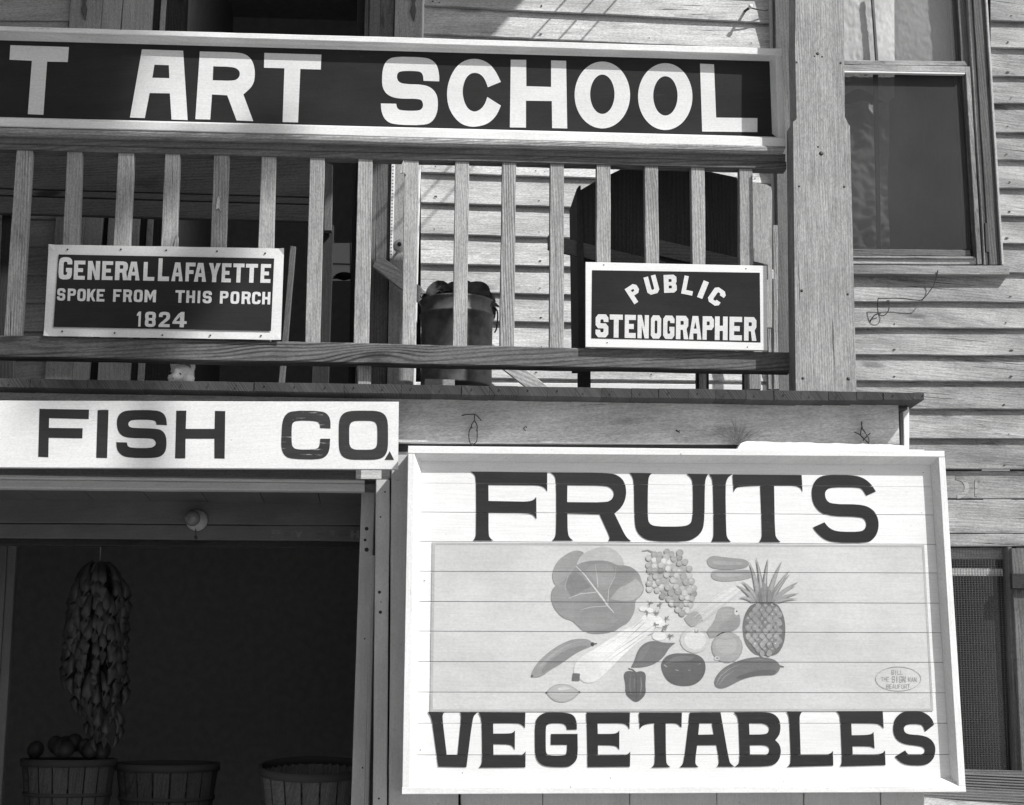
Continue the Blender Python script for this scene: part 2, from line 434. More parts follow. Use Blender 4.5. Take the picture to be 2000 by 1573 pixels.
# flat boards below the right siding with ghost of old lettering
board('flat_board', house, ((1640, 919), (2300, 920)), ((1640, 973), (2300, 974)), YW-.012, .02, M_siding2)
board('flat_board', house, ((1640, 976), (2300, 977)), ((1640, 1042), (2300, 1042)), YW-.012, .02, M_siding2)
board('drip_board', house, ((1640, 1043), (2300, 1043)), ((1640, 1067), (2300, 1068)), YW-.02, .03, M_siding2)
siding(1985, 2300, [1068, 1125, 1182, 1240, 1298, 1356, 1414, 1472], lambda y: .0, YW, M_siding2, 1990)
# left siding beyond doorway
lft = [-98, -22, 38, 95, 150, 205, 260, 315, 370, 425, 480, 535, 590, 645, 700, 755, 810]
for i in range(len(lft)-1):
    xr = 140-(lft[i+1])*.068
    board('clapboard', house, ((-400, lft[i]-6), (xr, lft[i]-6+3)), ((-400, lft[i+1]), (xr, lft[i+1]+3)), YW-.018, .014, M_casing, tilt=.013)
siding(-400, 150, [-98-55*k for k in range(10, 0, -1)]+[-98], lambda y: .02, YW, M_casing, 0)
# doorway casings (perspective lean measured at two heights)
def vboard(name, xa0, xa1, xb0, xb1, ya, yb, Y, d, mat, parent=None, **k):
    """vertical board: left/right x at row ya (xa0,xa1) and row yb (xb0,xb1)"""
    return board(name, parent or house, ((xa0, ya), (xb0, yb)), ((xa1, ya), (xb1, yb)), Y, d, mat, **k)
def ext(x0, x740, y): return x0+(x740-x0)*y/740.0
def vb(name, l0, l7, r0, r7, Y, d, mat, ya=-330, yb=900, **k):
    return vboard(name, ext(l0, l7, ya), ext(r0, r7, ya), ext(l0, l7, yb), ext(r0, r7, yb), ya, yb, Y, d, mat, **k)
vb('door_casing', 138, 87, 200, 140, YW-.05, .06, M_casing)
vb('door_casing', 201, 141, 239, 172, YW-.035, .05, M_casing)
vb('door_jamb', 241, 190, 299, 253, YW-.015, .04, M_casing)
vb('door_stop', 315, 268, 325, 281, YW+.01, .06, M_casing)
vb('door_casing', 713, 694, 722, 701, YW-.03, .05, M_casdk)
vb('door_casing', 722, 701, 743, 727, YW-.045, .06, M_casdk)
vb('door_casing', 743, 727, 771, 755, YW-.04, .06, M_casdk)
vb('corner_board', 772, 756, 824, 806, YW-.05, .06, M_casing, ch=.001)
vb('trim_strip', 824, 807, 829, 812, YW-.035, .05, M_whiteold)
# cracked casing edge built as a thin ticked strip along the corner board
edge_strip = vb('ticked_edge_strip', 771, 756, 778, 762, YW-.055, .005, M_whiteold, ya=290, yb=505)
tk = []
for k in range(30):
    y = 305+k*6.6; xx = ext(775, 759, y)
    tk.append(([[(xx-1.8, y), (xx+1.2, y+.3), (xx+1.2, y+1.5), (xx-1.8, y+1.2)]], 0, 0))
sheet('tick_marks', house, tk, YW-.0565, [M_iron])['kind'] = 'stuff'
# trim and pilaster near the right porch post
vb('corner_strip', 1503, 1510, 1513, 1521, YW-.035, .05, M_whiteold)
vb('pilaster', 1513, 1521, 1600, 1608, YW-.09, .10, M_casdk)
board('base_board', house, ((812, 746), (1520, 752)), ((812, 800), (1520, 806)), YW-.03, .03, M_whiteold)
# fretwork brackets on the casings at the top
for (x, y, s) in ((808, -5, 1), (165, -8, 1)):
    loop = [(x-20, y-20), (x-4, y-12), (x-3, y+14), (x-7, y+26), (x+1, y+46), (x+5, y+24), (x+2, y+12), (x+9, y-12), (x+16, y-18), (x+4, y-30), (x-12, y-30)]
    slab_poly('bracket', house, loop, YW-.062, .012, M_casdk)

# nails rust spots on siding (small, joined)
nl = []
def dot(x, y, r, n=7, ex=1.0):
    return [(x+r*ex*math.cos(2*math.pi*k/n), y+r*math.sin(2*math.pi*k/n)) for k in range(n)]
for x in (845, 1052, 1268, 1470):
    for y in rear[1:]:
        yy = y-10+(x-822)*slr(y)+random.uniform(-2, 2)
        if random.random() < .75: nl.append(([dot(x+random.uniform(-6, 6), yy, random.uniform(.8, 1.7), ex=random.uniform(1, 2.4))], 0, 0))
        if random.random() < .35: nl.append(([dot(x+random.uniform(4, 14), yy+2, random.uniform(.7, 1.3), ex=1.6)], 0, 0))
for x in (1750, 1968):
    for y in right[2:]:
        yy = y-9+random.uniform(-2, 2)
        if x < 1935 and y < 595: continue
        nl.append(([dot(x+random.uniform(-8, 8), yy, random.uniform(1., 2.), ex=random.uniform(1, 2.6))], 0, 0))
sheet('nail_heads', house, nl, YW-.0345, [M_iron])['kind'] = 'stuff'
# ghost letters
M_ghost = paint('ghost_paint', .17, streak=.5, blotch=.7, speck=0, under=.36, wear=1.0, wlo=.45)
def arc(cx, cy, r0, r1, a0, a1, ry=1.0, n=14):
    o = [(cx+r1*math.cos(math.radians(a0+(a1-a0)*k/n)), cy+ry*r1*math.sin(math.radians(a0+(a1-a0)*k/n))) for k in range(n+1)]
    i = [(cx+r0*math.cos(math.radians(a0+(a1-a0)*k/n)), cy+ry*r0*math.sin(math.radians(a0+(a1-a0)*k/n))) for k in range(n, -1, -1)]
    return o+i
sheet('ghost_letter', house, [([arc(1868, 952, 16, 25, -95, 85, .9)], 0, 0), ([[(1904, 936), (1916, 936), (1916, 939), (1909, 940), (1910, 970), (1904, 970)]], 0, 0)], YW-.0135, [M_ghost])

# ------------------------------------------------------------------ right window
win = house
xwr = lambda x0, y: x0+ (y/515.0)*32
def vw(name, l, r, Y, d, mat, ya=-260, yb=517, **k):
    return vboard(name, xwr(l, ya), xwr(r, ya), xwr(l, yb), xwr(r, yb), ya, yb, Y, d, mat, **k)
wf = empty('window', (0, YW, 0)); wf.parent = house; wf.matrix_parent_inverse = Matrix.Translation(-house.location)
def sub(o):
    o.parent = wf; o.matrix_parent_inverse = Matrix.Translation(-Vector((0, YW, 0))); return o
sub(vw('window_casing', 1900, 1924, YW-.045, .06, M_casdk))
sub(vw('window_casing', 1924, 1929, YW-.06, .07, M_casing))
sub(vw('window_casing', 1890, 1899, YW-.03, .06, M_casing, ch=.004))
sub(vw('window_stop', 1870, 1890, YW+.0, .03, M_casdk))
sub(vw('window_stop', 1855, 1870, YW+.03, .03, M_casdk))
sub(board('meeting_rail', house, ((1600, 117), (1884, 119.5)), ((1600, 127), (1890, 129)), YW-.012, .03, M_siding2))
# lower sash frame (screen frame)
sub(board('sash_rail', house, ((1600, 126), (1891, 130)), ((1600, 138), (1886, 142)), YW-.02, .03, M_siding2))
sub(board('sash_stile', house, ((1885, 131), (1908, 516)), ((1896, 130), (1918, 516)), YW-.021, .03, M_siding2))
sub(board('sash_bead', house, ((1600, 138), (1886, 142)), ((1600, 141.5), (1884, 145.5)), YW-.026, .02, M_whiteold))
sub(board('sash_rail', house, ((1600, 500), (1902, 501)), ((1600, 504), (1906, 505.5)), YW-.03, .03, M_siding2))
sub(board('sash_rail', house, ((1600, 505), (1906, 506)), ((1600, 516), (1906, 516)), YW-.018, .03, M_casing))
sub(board('sash_bead', house, ((1600, 486), (1894, 488)), ((1600, 500), (1896, 501)), YW-.005, .02, M_casdk))
sub(board('muntin', house, ((1701, -260+240), (1711, 118)), ((1706, -20), (1716, 118)), YW+.015, .02, M_casdk, ch=.001))
sub(board('muntin', house, ((1706, 145), (1714, 490)), ((1715, 145), (1721, 490)), YW+.016, .015, M_casdk, ch=.001))
sub(board('window_sill', house, ((1560, 518), (1970, 519)), ((1560, 535), (1972, 537)), YW-.062, .09, M_siding2))
sub(vboard('latch', 1923, 1930, 1925, 1932, 436, 492, YW-.075, .015, M_iron))
# glass of the upper sash and cloth curtain behind
def glassmat(name, refl, base):
    m, n, b = newmat(name); n.nodes.remove(b)
    tr = n.nodes.new('ShaderNodeBsdfTransparent'); tr.inputs[0].default_value = (base, base, base, 1)
    gl = n.nodes.new('ShaderNodeBsdfGlossy'); gl.inputs['Roughness'].default_value = .03
    fr = n.nodes.new('ShaderNodeFresnel'); fr.inputs[0].default_value = 1.5
    a = n.nodes.new('ShaderNodeMath'); a.operation = 'ADD'; a.inputs[1].default_value = refl; a.inputs[0].default_value = .07
    mx = n.nodes.new('ShaderNodeMixShader'); n.links.new(a.outputs[0], mx.inputs[0]); n.links.new(tr.outputs[0], mx.inputs[1]); n.links.new(gl.outputs[0], mx.inputs[2])
    n.links.new(mx.outputs[0], n.nodes['Material Output'].inputs[0]); return m
M_glass = glassmat('window_glass', .03, .95)
sub(slab_poly('pane', house, [(1600, -250), (1844, -250), (1866, 119), (1600, 119)], YW+.028, .003, M_glass))
M_screen, n_, b_ = newmat('insect_screen')
n_.nodes.remove(b_)
tr = n_.nodes.new('ShaderNodeBsdfTransparent'); df = n_.nodes.new('ShaderNodeBsdfDiffuse'); df.inputs[0].default_value = (.085, .085, .085, 1); g_ = NG(n_); tc_ = n_.nodes.new('ShaderNodeTexCoord'); f_ = g_.ramp(g_.noise(tc_.outputs['Object'], 1.3, 3, .6), .3, .7, .07, .10); f_ = g_.m('MULTIPLY', f_, g_.ramp(g_.noise(tc_.outputs['Object'], 160, 2, .7), .3, .7, .75, 1.2)); n_.links.new(g_.comb(f_, f_, f_), df.inputs[0])
mx = n_.nodes.new('ShaderNodeMixShader'); mx.inputs[0].default_value = .55
n_.links.new(tr.outputs[0], mx.inputs[1]); n_.links.new(df.outputs[0], mx.inputs[2]); n_.links.new(mx.outputs[0], n_.nodes['Material Output'].inputs[0])
sub(slab_poly('screen', house, [(1600, 141), (1877, 145), (1897, 490), (1600, 489)], YW+.012, .001, M_screen))
M_cloth = paint('curtain_cloth', .72, streak=.06, blotch=.22, speck=0, rough=.9)
M_clothgr = paint('curtain_grey', .30, streak=.06, blotch=.25, speck=0, rough=.9)
def cloth(name, loop_x, y0, y1, Y, mat, amp=.012, nx=70, ny=110, fr=20, hem=None, crk=.35):
    bm = bmesh.new(); g = []
    x0, x1 = loop_x
    for j in range(ny+1):
        row = []
        for i in range(nx+1):
            u = i/nx; t = j/ny
            x = x0+(x1-x0)*u; ye = y1 if hem is None else y1+hem(u)
            y = y0+(ye-y0)*t
            p = P(x, y, Y)
            p.y += amp*(noise.noise(Vector((p.x*fr*.4, p.z*3, 1)))+.5*noise.noise(Vector((p.x*22, p.z*26, 4)))+crk*noise.noise(Vector((p.x*60, p.z*48, 7))))
            row.append(bm.verts.new(p))
        g.append(row)
    for j in range(ny):
        for i in range(nx): bm.faces.new((g[j][i], g[j][i+1], g[j+1][i+1], g[j+1][i]))
    for f in bm.faces: f.smooth = True
    uv_long(bm, Vector((0, 0, 1)), Vector((1, 0, 0)), Vector((0, 0, 0)))
    me = bpy.data.meshes.new(name); bm.to_mesh(me); bm.free()
    return link(name, me, mat, house)
sub(cloth('curtain', (1600, 1747), -250, 186, YW+.06, M_cloth, amp=.007, crk=.5, hem=lambda u: 12*math.sin(u*9)))
sub(cloth('curtain', (1744, 1870), -250, 132, YW+.10, M_clothgr, amp=.008, fr=30))
sub(cloth('curtain', (1600, 1735), 200, 500, YW+.14, M_cloth, amp=.05, fr=30, crk=.0))

# ------------------------------------------------------------------ screen opening low right
sw = empty('screened_opening', (0, YW, 0)); sw.parent = house; sw.matrix_parent_inverse = Matrix.Translation(-house.location)
def sub2(o): o.parent = sw; o.matrix_parent_inverse = Matrix.Translation(-Vector((0, YW, 0))); return o
M_wire = plain('screen_wire', .075, .5, .2)
bm = bmesh.new()
def strip(a, b, w, Y):
    d = (b-a).normalized(); nn = Vector((d.z, 0, -d.x))*w
    bm.faces.new([bm.verts.new(q) for q in (a-nn, a+nn, b+nn, b-nn)])
for k in range(50):
    x = 1700+k*5.6; strip(P(x, 1072, YW-.004), P(x+18, 1515, YW-.004), .0011, YW)
for k in range(128):
    y = 1073+k*3.5; strip(P(1700, y, YW-.005), P(1968, y+.5, YW-.005), .0008, YW)
me = bpy.data.meshes.new('mesh_screen'); bm.to_mesh(me); bm.free()
o = sub2(link('mesh_screen', me, M_wire, house)); o['kind'] = 'stuff'
sub2(board('opening_head', house, ((1640, 1069), (1976, 1070)), ((1640, 1090), (1972, 1092)), YW+.03, .03, M_siding2))
sub2(slab_poly('paper_strip', house, [(1690, 1109), (1958, 1111), (1959, 1125), (1690, 1123)], YW+.012, .002, M_siding))
sub2(vboard('jamb', 1968, 1976, 1985, 1994, 1068, 1520, YW-.05, .07, M_casdk))
shut = vboard('shutter', 1975, 2060, 1996, 2081, 1071, 1520, YW-.07, .03, M_casdk); sub2(shut)
sub2(board('shutter_batten', house, ((1977, 1120), (2060, 1122)), ((1978, 1150), (2061, 1152)), YW-.10, .03, M_dark))

# low slatted hatch with lit edges at the lower right corner
hatch = empty('slatted_hatch', P(1950, 1560, 7.3), 'low slatted wooden hatch beside the lower right corner of the fruit sign', 'hatch')
slab_poly('back_board', hatch, [(1790, 1500), (2240, 1512), (2240, 2000), (1790, 2000)], 8.24, .04, M_casdk)
M_slat = paint('slat_grey', .16, streak=.2, blotch=.2)
for k in range(12):
    y = 1512+k*5.4
    Yk = 8.2-k*.07
    board('slat', hatch, ((1790, y+(-6)), (2200, y+14)), ((1790, y-3.2), (2200, y+16.8)), Yk, .045, M_slat, wob=.0005, ch=.001)
slab_poly('lid', hatch, [(1790, 1573), (1812, 1558), (1900, 1566), (2200, 1590), (2200, 1700), (1790, 1700)], 7.28, .05, M_siding)

# ------------------------------------------------------------------ porch
porch = empty('porch', (P(800, 760, Y0).x, Y0, 0), 'weathered timber porch with railing over the shop front', 'porch')
# deck boards, ends to the street
def dk_top(x): return 739+ (x/1550.0)*24 if x < 1550 else 763+(x-1550)/255*4.5
def dk_bot(x): return 756+ (x/1550.0)*26 if x < 1550 else 782-(x-1550)/255*2
x = -330.0
zdeck = P(1000, 753, Y0).z
while x < 1800:
    w = random.uniform(52, 60); x1 = min(x+w, 1805)
    dz = random.uniform(-.35, .35)
    a0, b0 = P(x, dk_top(x)+dz, Y0+random.uniform(0, .006)), P(x1-.12, dk_top(x1)+dz+random.uniform(-.4, .4), Y0)
    th = P(x, dk_top(x), Y0).z-P(x, dk_bot(x), Y0).z
    bm = bmesh.new()
    yb = YW-.03
    fr = [Vector((a0.x, a0.y, a0.z)), Vector((b0.x, a0.y, b0.z)), Vector((b0.x, a0.y, b0.z-th)), Vector((a0.x, a0.y, a0.z-th))]
    va = [bm.verts.new(p) for p in fr]; vb_ = [bm.verts.new(Vector((p.x, yb, p.z))) for p in fr]
    bm.faces.new(va); bm.faces.new(vb_[::-1])
    for i in range(4): bm.faces.new((va[i], va[(i+1) % 4], vb_[(i+1) % 4], vb_[i]))
    bmesh.ops.recalc_face_normals(bm, faces=bm.faces)
    bmesh.ops.bevel(bm, geom=[e for e in bm.edges], offset=.0007, segments=1, affect='EDGES')
    uv_long(bm, Vector((0, 1, 0)), Vector((1, 0, 0)), Vector((0, 0, 1)))
    me = bpy.data.meshes.new('deck_board'); bm.to_mesh(me); bm.free(); link('deck_board', me, M_deck, porch)
    # nail
    if x > -40:
        q = P(x+20, (dk_top(x)+dk_bot(x))/2-2, Y0-.001)
        lathe('nail', porch, [(0, 0), (.003, 0), (.0035, -.002), (0, -.002)], q, M_iron, Vector((0, 1, 0)), 6)
    x = x1
board('deck_beam', porch, ((-330, 757), (1772, 783)), ((-330, 800), (1772, 800)), Y0+.116, .1, M_dark)
fas = board('fascia_board', porch, ((-330, 756), (1754, 782)), ((-330, 862), (1757, 868)), Y0+.11, .03, M_fascia, wob=.0005)
board('fascia_board', porch, ((1763, 781), (1765, 876)), ((1776, 781), (1776, 876)), Y0+.16, .05, M_whiteold)
slab_poly('beam_under_fascia', porch, [(-330, 866), (1752, 870), (1752, 884), (-330, 880)], Y0+.135, .08, M_dark)
# post
zt = P(1600, -690, Y0+.04)
pl = [(1552, 242), (1549, 770), (1672, 770), (1660, 242), (1649, 232), (1646, -690), (1552, -690), (1553.5, 236)]
def post_poly():
    loop = [(1549, 240), (1554.5, 768), (1673, 768), (1660, 246), (1657, 243), (1650, 228), (1649, 100), (1641, -690), (1557, -690), (1553, 100), (1556, 230), (1555, 234), (1549, 238)]
    return loop
po = slab_poly('post', porch, post_poly(), Y0+.04, .12, M_post)
for (x, y, r) in ((1597, 105, 3.2), (1591, 110, 1.5), (1606, 111, 2.0), (1604, 300, 4.5), (1598, 287, 2), (1566, 568, 3), (1656, 575, 2.5), (1568, 739, 3), (1657, 740, 3.5), (1556, 122, 2), (1642, 123, 2.5), (1561, 364, 2.2), (1649, 365, 2.5)):
    q = P(x, y, Y0+.0395); lathe('nail_hole', porch, [(0, -.0004), (r*.0021, -.0004), (r*.0021, 0), (0, .001)], q, M_iron, Vector((0, 1, 0)), 9)
# roof out of frame above (throws the slanting shade on the wall)
rz = P(1630, -700, YW)
roof = box3('roof', porch, (P(-420, -700, YW).x, 5.75, rz.z), (rz.x, YW+.05, rz.z+.12), M_casing)
# handrail in three moulded lifts
board('handrail', porch, ((-330, 241), (1535, 285)), ((-330, 256), (1530, 300)), Y0+.127, .12, M_bal, wob=.0016, ch=.010)  # top lift coloured paler than the lower lifts to look sunlit
board('handrail', porch, ((-330, 256.5), (1534, 300.5)), ((-330, 272), (1534, 315)), Y0+.155, .08, M_rail, wob=.001, ch=.004)
board('handrail', porch, ((-330, 272.5), (1536, 315.5)), ((-330, 283), (1536, 331)), Y0+.164, .06, M_rail, wob=.001, ch=.003)
board('bottom_rail', porch, ((-330, 648), (1545, 688)), ((-330, 691), (1545, 726)), Y0+.155, .07, M_rail, wob=.0018, ch=.005)
BAL = [((-156, -124), (-186, -152)), ((-60, -29), (-89, -55)), ((33, 64), (7, 42)), ((131, 161), (113, 149)), ((231, 263), (212, 246)), ((323, 352), (305, 338)), ((418, 448), (405, 436)), ((511, 540), (499, 529)),
       ((605, 635), (596, 624)), ((700, 728), (690.5, 721)), ((790, 818), (785, 812.5)), ((889.5, 916.5), (884, 912)), ((981, 1008.5), (976, 1004)),
       ((1075, 1101.5), (1073.5, 1101)), ((1165, 1192), (1166, 1193)), ((1259, 1285), (1262, 1288)), ((1350, 1376), (1353, 1379)), ((1443.5, 1469.5), (1447, 1473))]
for (t, b) in BAL:
    yt = 282+t[0]*.0228; yb = 660+b[0]*.021
    dx = (b[0]-t[0])/(yb-yt)
    board('baluster', porch, ((t[0]-dx*10, yt-10), (b[0]+dx*18, yb+18)), ((t[1]-dx*10, yt-10), (b[1]+dx*18, yb+18)), Y0+.172, .040, M_bal, wob=.0011, ch=.002)
# short supports under the bottom rail
for (x0, x1, Yk) in ((697, 725, Y0+.20),):
    board('rail_block', porch, ((x0, 708), (x0+1, 760)), ((x1, 708), (x1-1, 760)), Yk, .05, M_bal)
# broken bits on two balusters
for (x, y, s) in ((345, 470, 1), (426, 395, .9), (787, 325, 1.1)):
    slab_poly('splinter', porch, [(x-5*s, y+14), (x-3*s, y-2), (x+1*s, y-12), (x+4*s, y-4), (x+3*s, y+8), (x+6*s, y+17), (x+1, y+12)], Y0+.166, .008, M_brace)
# side railing behind the post
for (a, b, t_, bb, Yk, mt) in ((1509, 1519, 440, 760, YW-.25, M_bal), (1498, 1505, 545, 760, YW-.45, M_bal), (1461, 1485, 700, 760, YW-.6, M_bal)):
    board('baluster', porch, ((a, t_), (a+2, bb)), ((b, t_), (b+2, bb)), Yk, .03, mt)
board('side_rail', porch, ((1488, 520), (1511, 527)), ((1488, 540), (1511, 546)), YW-.5, .05, M_siding)
board('side_rail', porch, ((1488, 549), (1504, 552)), ((1488, 575), (1504, 578)), YW-.48, .05, M_siding)

# ------------------------------------------------------------------ glyph helpers
def cv(pts, ox, oy, sc): return [(ox+p[0]/sc, oy+p[1]/sc) for p in pts]
def ell(cx, cy, rx, ry, n=40, p=2.0):
    o = []
    for k in range(n):
        a = 2*math.pi*k/n; c, s = math.cos(a), math.sin(a)
        o.append((cx+rx*math.copysign(abs(c)**(2/p), c), cy+ry*math.copysign(abs(s)**(2/p), s)))
    return o
def letter(parent, loops, Y, mat, joints=None, sm=True, name='letter'):
    ls = [smooth(l, 2) if sm else l for l in loops]
    return sheet(name, parent, [(ls, 0, 0)], Y, [mat], joints)

# ------------------------------------------------------------------ art school sign
YA = Y0+.203
art = empty('art_school_sign', P(700, 160, YA), 'long black sign in a white moulded frame reading T ART SCHOOL above the handrail', 'sign')
board('sign_board', art, ((-330, 62), (1512, 116)), ((-330, 234), (1512, 268)), YA, .02, M_black, wob=.0002)
YC = Y0+.155
# left of frame the pieces run on
def fy(x, a, b): return a+(b-a)*x/1300.0
def band(name, a0, a1, b0, b1, Y, d, mat, xl=-330, xr=1527, **k):
    return board(name, art, ((xl, fy(xl, a0, a1)), (xr, fy(xr, a0, a1))), ((xl, fy(xl, b0, b1)), (xr, fy(xr, b0, b1))), Y, d, mat, **k)
band('frame_top', 51, 88, 60.5, 101.5, YC, .055, M_artframe)
quad3('frame_cove', art, [P(-330, fy(-330, 61, 102), YC+.003), P(1519, fy(1519, 61, 102), YC+.003), P(1506, fy(1506, 79, 114.5), YA-.001), P(-330, fy(-330, 79, 114.5), YA-.001)], M_artframe)
band('frame_bottom', 230, 263.5, 247, 282, YC-.014, .055, M_artframe, xr=1535)
quad3('frame_bevel', art, [P(-330, fy(-330, 231, 263.5), YC-.008), P(1520, fy(1520, 231, 263.5), YC-.008), P(1508, fy(1508, 229, 262), YA-.001), P(-330, fy(-330, 229, 262), YA-.001)], M_artframe)
board('frame_side', art, ((1514, 95), (1520, 272)), ((1527, 95), (1534, 272)), YC+.003, .05, M_artframe)
quad3('frame_cove', art, [P(1514.5, 103, YC+.006), P(1520.5, 270, YC+.006), P(1508, 262, YA-.001), P(1503, 117, YA-.001)], M_artframe)
Z1 = (0, 0, 2.857); Z2 = (650, 0, 2.857); Z3 = (1300, 0, 2.857)
A_LET = [
 ([[(58,253),(385,263),(378,347),(263,345),(242,642),(155,638),(178,340),(53,334)]], Z1),
 ([[(792,276),(1022,284),(1047,671),(957,668),(948,522),(835,520),(808,660),(725,657)], [(862,362),(942,365),(945,437),(850,435)]], Z1),
 ([[(1115,288),(1320,293),(1370,303),(1400,328),(1418,365),(1424,420),(1412,480),(1358,528),(1413,677),(1320,673),(1268,533),(1183,528),(1173,668),(1090,666)], [(1190,371),(1290,374),(1320,382),(1338,400),(1338,425),(1322,445),(1295,452),(1187,449)]], Z1),
 ([[(1475,296),(1793,306),(1790,389),(1676,386),(1663,684),(1577,682),(1587,382),(1473,379)]], Z1),
 ([[(594,455),(594,420),(583,365),(550,332),(500,320),(350,317),(305,332),(280,375),(274,440),(277,490),(300,527),(340,546),(385,552),(470,552),(497,560),(505,585),(500,605),(480,620),(378,618),(358,604),(354,580),(268,578),(271,625),(292,672),(340,697),(510,700),(555,682),(582,635),(588,575),(580,525),(550,490),(505,473),(400,470),(370,460),(358,440),(358,415),(375,397),(460,397),(492,402),(504,422),(506,452)]], Z2),
 ([[(938,458),(905,390),(860,345),(800,327),(740,335),(690,370),(655,430),(636,500),(640,580),(665,640),(710,690),(760,708),(810,708),(870,690),(915,645),(938,590),(862,542),(850,580),(825,612),(790,627),(755,610),(733,570),(722,510),(735,450),(760,415),(795,405),(830,418),(852,450),(865,488)]], Z2),
 ([[(993,334),(1079,335),(1080,482),(1218,486),(1218,338),(1302,340),(1308,718),(1224,716),(1222,565),(1078,563),(1078,713),(988,712)]], Z2),
 ([ell(1504,531,155,187), ell(1504,527,68,110)], Z2),
 ([ell(1855,540,152,187), ell(1856,536,68,110)], Z2),
 ([[(192,356),(270,360),(282,657),(512,660),(512,738),(204,735)]], Z3)]
for loops, z in A_LET: letter(art, [cv(l, *z) for l in loops], YA-.0012, M_letwht)

